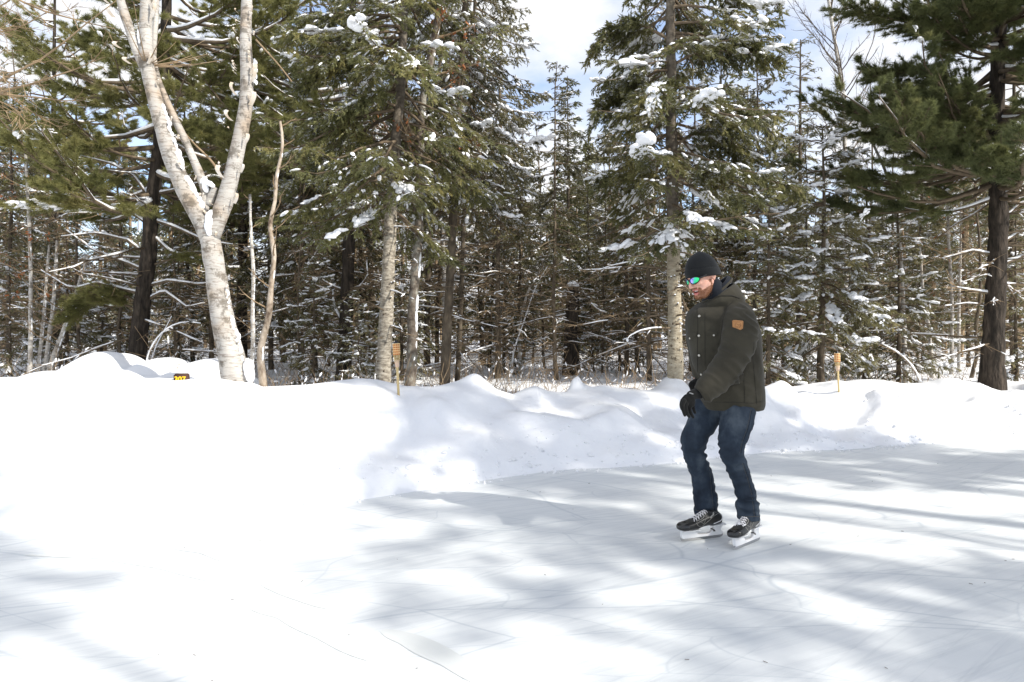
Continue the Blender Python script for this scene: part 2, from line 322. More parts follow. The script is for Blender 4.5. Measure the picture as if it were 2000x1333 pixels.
def axis(ranges):
    a = []
    for lo, hi, st in ranges: a.append(np.arange(lo, hi, st))
    return np.concatenate(a)
def terrain():
    xs = axis([(-900, -60, 60), (-60, -14, 2), (-14, -8, .25), (-8, 8.5, .035), (8.5, 14, .25), (14, 60, 2), (60, 901, 60)])
    ys = axis([(-300, -10, 30), (-10, 4, 1.0), (4, 11, .04), (11, 20, .4), (20, 80, 3), (80, 1200, 70)])
    X, Y = np.meshgrid(xs, ys); Z = ground_z(X, Y)
    # bare snow again on this side of the rink
    yn = -3.5+np.clip(X-5, 0, 40)*1.25; Z = np.where(Y < yn, np.clip((yn-Y)*.25, 0, .38)+Z, Z)
    V = np.stack([X, Y, Z], -1).reshape(-1, 3); nx = len(xs); ny = len(ys)
    i = np.arange(ny-1)[:, None]*nx+np.arange(nx-1)[None]
    Fq = np.stack([i, i+1, i+nx+1, i+nx], -1).reshape(-1, 4)
    o = link('snow_bank', mk('snow_bank', V, [Fq]), None, [M['snow']]); tag(o, kind='structure', label='ploughed snow bank and snowy ground around the ice')
    # ice sheet
    xs = np.linspace(-60, 60, 61); ys = np.linspace(-4.2, 20, 40); X, Y = np.meshgrid(xs, ys); Z = X*0
    yy = np.minimum(Y, yb(X)+.3)
    V = np.stack([X, yy, Z], -1).reshape(-1, 3); i = np.arange(39)[:, None]*61+np.arange(60)[None]
    Fq = np.stack([i, i+1, i+62, i+61], -1).reshape(-1, 4)
    o = link('ice', mk('ice', V, [Fq], False), None, [M['ice']]); tag(o, kind='structure', label='scratched skating ice')
terrain()
def clods():
    rng = np.random.default_rng(77); n = 1300; x = rng.uniform(-3.4, 8.2, n); d = np.abs(rng.normal(0, .35, n))*np.where(rng.random(n) < .5, 1, 2.6)+.02; keep = rng.random(n) < np.clip((x+3.6)/3.5, .12, 1); x, d = x[keep], d[keep]; n = len(x); y = yb(x)+0.10*wav(x, yb(x), 2.2, 0, 5)+d-.04; s = rng.uniform(.005, .014, n)*np.where(rng.random(n) < .08, 2.2, 1)*np.clip(1.2-d*.5, .4, 1)
    z = np.maximum(ground_z(x, y), 0)+s*.15; V, Fc = blobs(np.stack([x, y, z], 1), rng.normal(0, 1, (n, 3))*[1, 1, .2], np.stack([s*1.3, s, s*.8], 1), rng, 1, .22, .8); o = link('snow_clods', mk('snow_clods', V, [Fc]), None, [M['snow']]); tag(o, 'loose clods of snow along the foot and face of the bank', 'snow', kind='stuff')
    n = 55; x = rng.uniform(-2.2, 4.6, n); y = rng.uniform(2.6, 7.2, n); ok = y < yb(x)-.1; x, y = x[ok], y[ok]; n = len(x); a = rng.uniform(0, 6.28, n); l = rng.uniform(.003, .010, n); dd = np.stack([np.cos(a), np.sin(a), a*0], 1)*l[:, None]; p = np.stack([x, y, a*0+.004], 1)
    V, Fs = tubes(np.stack([p-dd, p+dd], 1), np.full((n, 2), .0013), 4); o = link('needle_litter', mk('needle_litter', V, Fs, False), None, [M['branch_wood']]); tag(o, 'scattered fallen needles and bits of twig on the ice', 'litter', kind='stuff')
clods()
# smooth strips where a shovel has scraped the ice
M['ice_clear'] = noisemat('ice_clear', [(0.3, (.62, .64, .625)), (0.7, (.67, .685, .67))], 5, rough=0.3, spec=0.4)
acc = Acc()
for pts, w in (([(490, 1188), (560, 1200), (640, 1240), (720, 1290)], .10), ([(745, 1232), (800, 1250), (880, 1290), (960, 1345)], .10),
               ([(510, 1140), (560, 1158), (640, 1190)], .06), ([(50, 1085), (200, 1088), (320, 1108), (420, 1138)], .06), ([(340, 1072), (400, 1078), (440, 1098)], .05)):
    p = np.array([[(a-1000)/F*CAM_H*F/(b-640), CAM_H*F/(b-640), 0.002] for a, b in pts]); n = 24
    tt = np.linspace(0, len(p)-1, n); q = np.stack([np.interp(tt, range(len(p)), p[:, k]) for k in range(3)], 1)
    tg = nrm(np.gradient(q, axis=0)); sd = np.stack([-tg[:, 1], tg[:, 0], tg[:, 2]*0], 1)
    ww = w*.62*np.clip(np.sin(np.linspace(.03, 3.11, n)), 0, 1)**.55*(1+.05*np.sin(np.arange(n)*.7)); a = q+sd*ww[:, None]; c = q-sd*ww[:, None]
    i = np.arange(n-1); acc.add(np.concatenate([a, c]), np.stack([i, i+n, i+n+1, i+1], 1))
o = link('ice_strips', acc.mesh('ice_strips', False), None, [M['ice_clear']]); tag(o, kind='structure')
# ------------------------------------------------------------------ trees
def pathpx(pts, Y):
    """trunk centre line from photo points at one real distance; last entries (px,py[,Y])"""
    return np.array([P(p[0], p[1], p[2] if len(p) > 2 else Y) for p in pts])
def resample(C, n):
    d = np.concatenate([[0], np.cumsum(np.linalg.norm(np.diff(C, axis=0), axis=1))]); t = np.linspace(0, d[-1], n)
    return np.stack([np.interp(t, d, C[:, k]) for k in range(3)], 1)
def trunk_at(C, z):
    return np.stack([np.interp(z, C[:, 2], C[:, k]) for k in range(3)], -1)
def bark_tube(acc, C, r0, r1, rng, n=None, sides=14, rough=.06, flare=.25, soft=3):
    n = n or max(8, int(np.linalg.norm(C[-1]-C[0])/.12)); q = resample(C, n)
    # soften the corners
    for _ in range(soft): q[1:-1] = .5*q[1:-1]+.25*(q[:-2]+q[2:])
    t = np.linspace(0, 1, n); r = r0+(r1-r0)*t; r = r*(1+flare*np.exp(-t*n/3.)); r = r*(1+rng.normal(0, rough*.4, n))
    V, Fs = tubes(q, r[None] if r.ndim == 1 else r, sides)
    k = V.reshape(n, sides, 3); c = q[:, None]; off = k-c
    nz = rng.normal(0, rough, (n, sides)); nz = (nz+np.roll(nz, 1, 0)+np.roll(nz, 1, 1)+np.roll(nz, -1, 1))/2.4
    V = (c+off*(1+nz[..., None])).reshape(-1, 3); acc.add(V, Fs); return q
def needles(pos, dr, ln, rng, k=4, w=.011, spread=.75, nl=.035):
    """spiky twiglets: k slim triangles on each short shoot"""
    n = len(pos); pos = np.repeat(pos, k, 0); dr0 = np.repeat(nrm(dr), k, 0); ln = np.repeat(ln, k)
    t = np.tile(np.linspace(0.05, .8, k), n)*ln
    b = pos+dr0*t[:, None]; rd = rng.normal(0, 1, (n*k, 3)); rd = nrm(rd-dr0*np.sum(rd*dr0, 1, keepdims=True))
    tip = b+(dr0*.8+rd*spread)*(nl*rng.uniform(.7, 1.3, n*k))[:, None]+dr0*(ln*.22)[:, None]
    side = nrm(np.cross(dr0, rd)+rd*.2)*(w*rng.uniform(.7, 1.3, n*k))[:, None]
    V = np.stack([b-side, b+side, tip], 1).reshape(-1, 3)
    return V, np.arange(len(V)).reshape(-1, 3)
def snow_lumps(acc, pos, dr, size, rng, m=7, spreadl=.16, lvl=1):
    """a pillowy pad of snow made of overlapping lumps"""
    n = len(pos)
    if n == 0: return
    idx = np.repeat(np.arange(n), m); s = size[idx]
    A = nrm(dr[idx]+rng.normal(0, .25, (n*m, 3))); sd, up = frames(nrm(dr))
    c = pos[idx]+nrm(dr[idx])*(rng.uniform(-1, 1, n*m)*s*2.1)[:, None]+sd[idx]*(rng.uniform(-1, 1, n*m)*s*1.0)[:, None]
    c[:, 2] -= (np.abs(rng.uniform(0, 1, n*m))*s*.35)
    S = np.stack([s*rng.uniform(.55, 1.1, n*m), s*rng.uniform(.4, .75, n*m), s*rng.uniform(.28, .5, n*m)], 1)
    acc.add(*blobs(c, A, S, rng, lvl))
def conifer(base_z, ztop, z0, R, rng, C, kind='fir', dens=1.0, zvis=99, snow=1.0, droop=.28, dead_from=None, deadL=1.2, nb=5, step=.27, shape=.75, pad=1.0, side_bias=None, nsc=1.0, rmin=.25):
    """branches of a fir or spruce around trunk line C (local). Returns meshes: wood, foliage, snow."""
    wood, fol, sn = Acc(), Acc(), Acc()
    zs = []; z = z0
    while z < ztop-.1:
        zs += [z+rng.uniform(-.1, .1) for _ in range(nb if z < zvis else max(3, nb-2))]; z += step*(1 if z < zvis else 1.5)
    zs = np.array(zs); n = len(zs); az = rng.uniform(0, 2*np.pi, n)
    f = np.clip((zs-z0)/(ztop-z0), 0, 1)
    Ln = (rmin+(R-rmin)*(1-f)**shape)*rng.uniform(.68, 1.12, n)
    low = np.clip(1-(zs-z0)/.9, 0, 1); Ln *= 1-.35*low
    if side_bias is not None:
        az0, amt = side_bias; Ln *= 1+amt*np.cos(az-az0)
    K = 7; t = np.linspace(0, 1, K)[None, :, None]
    h = np.stack([np.cos(az), np.sin(az), np.zeros(n)], 1)[:, None]
    pit = (-.12+.55*f)[:, None, None]; dr = (droop*(1-.6*f)*rng.uniform(.6, 1.4, n))[:, None, None]
    B = trunk_at(C, zs)[:, None]+h*t*Ln[:, None, None]*(1-.08*t)
    zz = (pit*t-dr*1.8*t**1.6+dr*1.1*t**3.2)*Ln[:, None, None]
    B = B+np.concatenate([np.zeros((n, K, 2)), zz], 2)
    wob = np.cumsum(rng.normal(0, .02, (n, K, 3)), 1)*Ln[:, None, None]; B = B+wob*t
    wood.add(*tubes(B, (.006+.010*Ln)[:, None]*(1-.85*t[..., 0])+.0, 5, False))
    # side twigs
    per = np.maximum((Ln/(.085/dens)).astype(int), 4); per = np.where(zs < zvis, per, (per*.5).astype(int))
    bi = np.repeat(np.arange(n), per); m = len(bi); tt = rng.uniform(.16, 1, m)
    p, tg = ev(B, bi, tt); sgn = rng.choice([-1, 1], m); hz = nrm(np.stack([tg[:, 1], -tg[:, 0], tg[:, 2]*0], 1))*sgn[:, None]
    sl = np.clip(.44*Ln[bi]*(1.08-tt), .10, .75)*rng.uniform(.6, 1.15, m)
    d0 = nrm(tg*rng.uniform(.5, .95, (m, 1))+hz*rng.uniform(.5, .95, (m, 1))+np.array([0, 0, -.12])+rng.normal(0, .10, (m, 3)))
    u = np.linspace(0, 1, 4)[None, :, None]
    S = p[:, None]+d0[:, None]*u*sl[:, None, None]; S[..., 2] -= (droop*.9*u[..., 0]**1.8)*sl[:, None]*rng.uniform(.4, 1.6, (m, 1))
    wood.add(*tubes(S, (.0025+.004*sl)[:, None]*(1-.7*u[..., 0]), 3, False))
    inner = tt < .30
    # shoots
    per2 = np.maximum((sl/(.034/dens)).astype(int), 3); per2[inner] = per2[inner]//3
    si = np.repeat(np.arange(m), per2); k2 = len(si); t2 = rng.uniform(.12, 1, k2); q, tq = ev(S, si, t2)
    nz = nrm(np.cross(tq, np.array([0, 0, 1.])))*rng.choice([-1, 1], k2)[:, None]
    dd = nrm(tq*rng.uniform(.5, 1, (k2, 1))+nz*rng.uniform(.2, .9, (k2, 1))+np.array([0, 0, -.22])+rng.normal(0, .2, (k2, 3)))
    fol.add(*needles(q, dd, rng.uniform(.05, .10, k2)*nsc, rng, k=7, w=.0080*nsc, nl=.028*nsc))
    # snow: lumps lying on the boughs, small pads on the shoots
    if snow > 0:
        pb = np.where(rng.random(n) < .42*snow)[0]; rep = rng.integers(1, 4, len(pb)); bi2 = np.repeat(pb, rep)
        bi2 = bi2[(Ln[bi2] > .45)]
        if len(bi2):
            t3 = rng.uniform(.35, .97, len(bi2)); c, tg3 = ev(B, bi2, t3); c[:, 2] += .018
            snow_lumps(sn, c, tg3, pad*rng.uniform(.03, .085, len(bi2))*(.6+.25*np.minimum(Ln[bi2], 2.)), rng, m=11)
        ps = np.where((rng.random(m) < .13*snow) & (sl > .16))[0]; c, tg4 = ev(S, ps, rng.uniform(.3, .95, len(ps))); c[:, 2] += .010; snow_lumps(sn, c, tg4, pad**.5*rng.uniform(.014, .036, len(ps)), rng, m=4, lvl=1 if pad > 1 else 0)
        ps = np.where(rng.random(m) < .12*snow)[0]; t4 = rng.uniform(.25, .98, len(ps)); c, tg4 = ev(S, ps, t4); c[:, 2] += .014
        s4 = rng.uniform(.012, .034, len(ps)); SS = np.stack([s4*rng.uniform(1.2, 3.0, len(ps)), s4, s4*.6], 1)
        sn.add(*blobs(c, tg4, SS, rng, 1, .16))
    return wood, fol, sn
def dead_branches(C, zlo, zhi, n, Lm, rng, wood, twig, sn, snowp=.5, droop=.12, fan=None):
    if n <= 0: return
    zs = rng.uniform(zlo, zhi, n); az = rng.uniform(0, 2*np.pi, n) if fan is None else rng.uniform(fan[0], fan[1], n)
    Ln = Lm*rng.uniform(.35, 1.15, n); K = 6; t = np.linspace(0, 1, K)[None, :, None]
    h = np.stack([np.cos(az), np.sin(az), np.zeros(n)], 1)[:, None]; pit = rng.uniform(-.25, .22, n)[:, None, None]
    B = trunk_at(C, zs)[:, None]+h*t*Ln[:, None, None]; B[..., 2:] += (pit*t-droop*t**2)*Ln[:, None, None]
    B += np.cumsum(rng.normal(0, .028, (n, K, 3)), 1)*Ln[:, None, None]*t
    R = (.004+.0085*Ln)[:, None]*(1-.75*t[..., 0]); wood.add(*tubes(B, R, 4, False))
    per = np.maximum((Ln/.075).astype(int), 3); bi = np.repeat(np.arange(n), per); m = len(bi); tt = rng.uniform(.2, 1, m)
    p, tg = ev(B, bi, tt); rd = rng.normal(0, 1, (m, 3)); rd[:, 2] *= .45
    d0 = nrm(tg*.6+nrm(rd)); sl = Ln[bi]*rng.uniform(.10, .34, m)*(1.15-tt); u = np.linspace(0, 1, 3)[None, :, None]
    S = p[:, None]+d0[:, None]*u*sl[:, None, None]+rng.normal(0, .04, (m, 3, 3))*u*sl[:, None, None]
    S[..., 2] -= .12*u[..., 0]**2*sl[:, None]
    twig.add(*tubes(S, np.full((m, 3), .0032)*(1.2-.6*u[..., 0]), 3, False))
    k = np.where(rng.random(n) < snowp)[0]; k = np.repeat(k, rng.integers(1, 4, len(k)))
    if len(k):
        a0 = rng.uniform(0, .75, len(k)); a1 = np.minimum(a0+rng.uniform(.08, .5, len(k)), .97); uu = np.linspace(0, 1, 6)
        Bs = np.stack([ev(B, k, a0+(a1-a0)*q_)[0] for q_ in uu], 1); Rs = np.stack([R[k, 0]*(1-.75*(a0+(a1-a0)*q_)) for q_ in uu], 1); Bs[..., 2] += Rs*1.0
        sn.add(*tubes(Bs, (Rs*rng.uniform(.5, 1.25, Rs.shape)+.0035)*np.array([.5, 1, 1, .9, .8, .3])[None], 5, False))
    k = np.where(rng.random(m) < .22*snowp*1.6)[0]; c, tg4 = ev(S, k, rng.uniform(.1, .8, len(k))); c[:, 2] += .008
    s4 = rng.uniform(.008, .018, len(k)); sn.add(*blobs(c, tg4, np.stack([s4*3.2, s4, s4*.7], 1), rng, 0, .1))
def pine(C, ztop, z0, R, rng, zvis=99, step=.42, nb=4, snow=.5, fan=None, lift=.10, tuft=26, dens=1.0, shape=.55):
    wood, fol, sn = Acc(), Acc(), Acc(); zs = []; z = z0
    while z < ztop:
        zs += [z+rng.uniform(-.15, .15) for _ in range(nb)]; z += step*(1 if z < zvis else 2)
    zs = np.array(zs); n = len(zs); az = rng.uniform(0, 2*np.pi, n) if fan is None else rng.uniform(fan[0], fan[1], n)
    f = np.clip((zs-z0)/(ztop-z0), 0, 1); Ln = R*(1-f*.999)**shape*rng.uniform(.6, 1.15, n); K = 9; t = np.linspace(0, 1, K)[None, :, None]
    h = np.stack([np.cos(az), np.sin(az), np.zeros(n)], 1)[:, None]
    B = trunk_at(C, zs)[:, None]+h*t*Ln[:, None, None]
    lf = (rng.uniform(-.06, .16, n)+lift*f*3)[:, None, None]; B[..., 2:] += (lf*t-.15*np.sin(t*3.1)*0.8+.14*t**2.5)*Ln[:, None, None]
    B += np.cumsum(rng.normal(0, .020, (n, K, 3)), 1)*Ln[:, None, None]*t
    R1 = (.008+.013*Ln)[:, None]*(1-.82*t[..., 0]); wood.add(*tubes(B, R1, 6, False))
    def children(P0, Lpar, rate, tlo, lmin, lmax, spread, kk=5):
        per = np.maximum((Lpar*rate).astype(int), 2); bi = np.repeat(np.arange(len(P0)), per); m = len(bi); tt = rng.uniform(tlo, 1, m)
        p, tg = ev(P0, bi, tt); hz = nrm(np.stack([tg[:, 1], -tg[:, 0], tg[:, 2]*0], 1))*rng.choice([-1, 1], m)[:, None]
        d0 = nrm(tg+hz*rng.uniform(.3, spread, (m, 1))+np.array([0, 0, .14])+rng.normal(0, .12, (m, 3)))
        sl = Lpar[bi]*rng.uniform(lmin, lmax, m)*(1.25-tt); u = np.linspace(0, 1, kk)[None, :, None]
        S = p[:, None]+d0[:, None]*u*sl[:, None, None]; S += np.cumsum(rng.normal(0, .03, (m, kk, 3)), 1)*sl[:, None, None]*u
        return S, sl
    S, sl = children(B, Ln, 6.5*dens, .32, .2, .42, 1.1)
    wood.add(*tubes(S, (.003+.007*sl)[:, None]*np.linspace(1, .35, 5)[None], 4, False))
    S2, sl2 = children(S, sl, 9*dens, .2, .2, .45, 1.2, 3); S2 = S2[sl2 < .6]; sl2 = sl2[sl2 < .6]
    wood.add(*tubes(S2, np.full((len(S2), 3), .003), 3, False))
    # tufts of long needles
    allp = []; alld = []
    for CC, LL, rate in ((S, sl, 9), (S2, sl2, 12)):
        per = np.maximum((LL*rate*dens).astype(int), 1)+1; bi = np.repeat(np.arange(len(CC)), per); tt = rng.uniform(.45, 1, len(bi)); tt[::2] = 1
        p, tg = ev(CC, bi, tt); allp.append(p); alld.append(tg)
    p = np.concatenate(allp); tg = np.concatenate(alld); m = len(p); vis = (p[:, 2] < zvis) | (rng.random(m) < .35); p = p[vis]; tg = tg[vis]; m = len(p)
    tg = nrm(tg+rng.normal(0, .3, (m, 3))+np.array([0, 0, .15])); i = np.repeat(np.arange(m), tuft); d = nrm(tg[i]+rng.normal(0, .52, (len(i), 3)))
    b = p[i]-tg[i]*rng.uniform(0, .07, (len(i), 1)); L_ = rng.uniform(.07, .125, len(i)); tip = b+d*L_[:, None]; tip[:, 2] -= L_*.12
    sd = nrm(np.cross(d, rng.normal(0, 1, d.shape)))*.0036; V = np.stack([b-sd, b+sd, tip], 1).reshape(-1, 3)
    fol.add(V, np.arange(len(V)).reshape(-1, 3))
    if snow > 0:
        k = rng.random(n) < snow; Bs = B[k].copy(); Rs = R1[k]; Bs[..., 2] += Rs*1.1
        if len(Bs): sn.add(*tubes(Bs, (Rs*rng.uniform(.7, 1.2, Rs.shape)+.004)*np.linspace(1, .4, K)[None], 6, False))
        k = np.where(rng.random(len(S)) < .30*snow)[0]; c, t4 = ev(S, k, rng.uniform(.2, .9, len(k))); c[:, 2] += .016
        snow_lumps(sn, c, t4, rng.uniform(.02, .06, len(k)), rng, m=4)
    return wood, fol, sn
def bough(wood, fol, sn, path, rng, w=.45, n=90, snow=.05, kind='fir', drop=.25):
    """one more limb along a path, with side shoots, needles and a heavy snow pad"""
    c = resample(path, 14); wood.add(*tubes(c, np.linspace(.022, .006, 14)[None], 6)); B = c[None]; z = np.zeros(n, int); tt = rng.uniform(.2, 1, n); p, tg = ev(B, z, tt)
    hz = nrm(np.stack([tg[:, 1], -tg[:, 0], tg[:, 2]*0], 1))*rng.choice([-1, 1], n)[:, None]; d = nrm(tg*.7+hz*rng.uniform(.3, 1, (n, 1))+rng.normal(0, .12, (n, 3))); sl = w*rng.uniform(.5, 1.1, n)*(1.2-tt*.6); u = np.linspace(0, 1, 4)[None, :, None]
    S = p[:, None]+d[:, None]*u*sl[:, None, None]; S[..., 2] -= drop*u[..., 0]**1.8*sl[:, None]; wood.add(*tubes(S, np.full((n, 4), .0035), 3, False))
    per = np.maximum((sl/.025).astype(int), 3); si = np.repeat(np.arange(n), per); q, tq = ev(S, si, rng.uniform(.1, 1, len(si)))
    if kind == 'fir': fol.add(*needles(q, nrm(tq+rng.normal(0, .45, tq.shape)+[0, 0, -.15]), rng.uniform(.05, .10, len(si)), rng, k=5, w=.0105, nl=.032))
    else:
        q = q[::2]; tq = tq[::2]; i = np.repeat(np.arange(len(q)), 24); dd = nrm(tq[i]+rng.normal(0, .55, (len(i), 3))+[0, 0, .1]); b = q[i]; tip = b+dd*rng.uniform(.06, .11, (len(i), 1)); sd = nrm(np.cross(dd, rng.normal(0, 1, dd.shape)))*.0036; fol.add(np.stack([b-sd, b+sd, tip], 1).reshape(-1, 3), np.arange(3*len(i)).reshape(-1, 3))
    if snow:
        m = 9; tt = rng.uniform(.35, 1, m); c2, t2 = ev(B, np.zeros(m, int), tt); c2[:, 2] += .02; snow_lumps(sn, c2, t2, snow*rng.uniform(.8, 1.3, m), rng, m=12, lvl=2)
        k = rng.choice(n, n//3); c3, t3 = ev(S, k, rng.uniform(.2, .9, len(k))); c3[:, 2] += .015; snow_lumps(sn, c3, t3, snow*.45*rng.uniform(.6, 1.3, len(k)), rng, m=4)
def bare(C, r0, rng, n1=26, L1=1.6, z0=.3, up=.8, levels=3, r1=.012, zfrac=(0.25, 1)):
    """leafless crown on trunk line C"""
    wood = Acc(); m = n1; tt = np.linspace(zfrac[0], .98, m)+rng.uniform(-.02, .02, m); p, tg = ev(C[None], np.zeros(m, int), tt)
    az = rng.uniform(0, 2*np.pi, m); d = nrm(np.stack([np.cos(az), np.sin(az), np.full(m, up)], 1)); Ln = L1*(1.15-tt)**.7*rng.uniform(.6, 1.2, m); r = np.full(m, r1)
    for lv in range(levels):
        K = 6 if lv == 0 else 4; u = np.linspace(0, 1, K)[None, :, None]
        Cv = p[:, None]+d[:, None]*u*Ln[:, None, None]; Cv += np.cumsum(rng.normal(0, .035, (len(p), K, 3)), 1)*Ln[:, None, None]*u; Cv[..., 2] += .15*u[..., 0]**2*Ln[:, None]
        wood.add(*tubes(Cv, r[:, None]*np.linspace(1, .3, K)[None], 4 if lv == 0 else 3, False))
        per = np.maximum((Ln*(7 if lv == 0 else 9)).astype(int), 2); bi = np.repeat(np.arange(len(p)), per); t2 = rng.uniform(.2, 1, len(bi))
        p2, tg2 = ev(Cv, bi, t2); d = nrm(tg2+nrm(rng.normal(0, 1, tg2.shape))*.75); Ln = Ln[bi]*rng.uniform(.2, .5, len(bi))*(1.2-t2); r = np.maximum(r[bi]*.42, .0022); p = p2
    return wood
TREES = {}
def assemble(name, base, meshes, label, cat, group=None):
    """empty at the base + one mesh for each part; meshes: (part, Acc or Mesh, material, smooth)"""
    e = empty(name, tuple(base), label, cat, group)
    for part, a, m, sm in meshes:
        if isinstance(a, Acc):
            if not a.V: continue
            a = a.mesh(part, sm)
        link(part, a, e, [] if a.materials else [m])
    return e
def gz(x, y): return float(ground_z(x, y))
def base_of(C):
    """push the first point down into the ground below it"""
    b = C[0].copy(); b[2] = gz(b[0], b[1])-.12
    if C[0][2] > b[2]+.02: C = np.concatenate([[b], C])
    return C, b
def extend(C, ztop):
    d = C[-1]-C[-2]; d = d/np.linalg.norm(d)
    if d[2] < .3: d = np.array([0, 0, 1.])
    k = (ztop-C[-1][2])/d[2]
    if k > .2: C = np.concatenate([C, [C[-1]+d*k*.5, C[-1]+d*k]])
    return C
def hero_conifer(name, pts, Y, r0, label, seed, ztop, z0, R, bark='fir_bark', needle='fir_needle', dead=(0, 0, 0), cat='tree', dsnow=.5, group=None, boughs=(), knots=0, **kw):
    rng = np.random.default_rng(seed); C = extend(pathpx(pts, Y), ztop); C, b = base_of(C); C = C-b
    tr = Acc(); q = bark_tube(tr, C, r0*.93, .012, rng, flare=.12); zb = b[2]
    kw.setdefault('zvis', CAM_H+640/F*Y+.6-zb)
    w, f, s = conifer(0, ztop-zb, z0-zb, R, rng, q, **kw); tw = Acc()
    if dead[0]: dead_branches(q, .5, dead[2]-zb, dead[0], dead[1], rng, w, tw, s, dsnow)
    for pl, sp in boughs: bough(w, f, s, pathpx(pl, Y)-b, rng, snow=sp)
    kn = Acc()
    if knots:
        zz = rng.uniform(.25, 2.6, knots); az = rng.uniform(-2.9, -.3, knots); c = trunk_at(q, zz)+np.stack([np.cos(az), np.sin(az), az*0], 1)*(r0*.95); sz = rng.uniform(.006, .015, knots); kn.add(*blobs(c, np.tile([[0, 0, 1.]], (knots, 1)), np.stack([sz*1.1, sz, sz*.9], 1), rng, 1, .2, .9))
        k_ = knots//3; c2 = c[:k_]+np.stack([np.cos(az[:k_]), np.sin(az[:k_]), az[:k_]*0+.8], 1)*.014; s.add(*blobs(c2, np.tile([[1., 0, 0]], (k_, 1)), np.full((k_, 3), .012)*rng.uniform(.6, 1.3, (k_, 1)), rng, 1))
    # broken branch stubs
    k = 10; zz = rng.uniform(.3, 3.5, k); c = trunk_at(q, zz); az = rng.uniform(0, 6.28, k); d = np.stack([np.cos(az), np.sin(az), az*0+.2], 1)
    tr.add(*tubes(np.stack([c+d*r0*.7, c+d*(r0+.025)], 1), np.full((k, 2), .011), 5))
    if knots:
        V, Fs = tr.cat(); kV, kF = kn.cat(); Fk = [f+len(V) for f in kF]; me = mk('trunk', np.concatenate([V, kV]), Fs+Fk, True, np.concatenate([np.zeros(sum(map(len, Fs))), np.ones(sum(map(len, Fk)))])); me.materials.append(M[bark]); me.materials.append(M['dark_bark']); tr = me
    return assemble(name, b, [('trunk', tr, M[bark], True), ('branches', w, M['branch_wood'], True), ('twigs', tw, M['twig'], False),
                              ('crown', f, M[needle], False), ('snow', s, M['snow_load'], True)], label, cat, group)
M['peel'] = noisemat('peel', [(0.35, (.62, .50, .36)), (0.6, (.72, .66, .58))], 9, rough=.8)
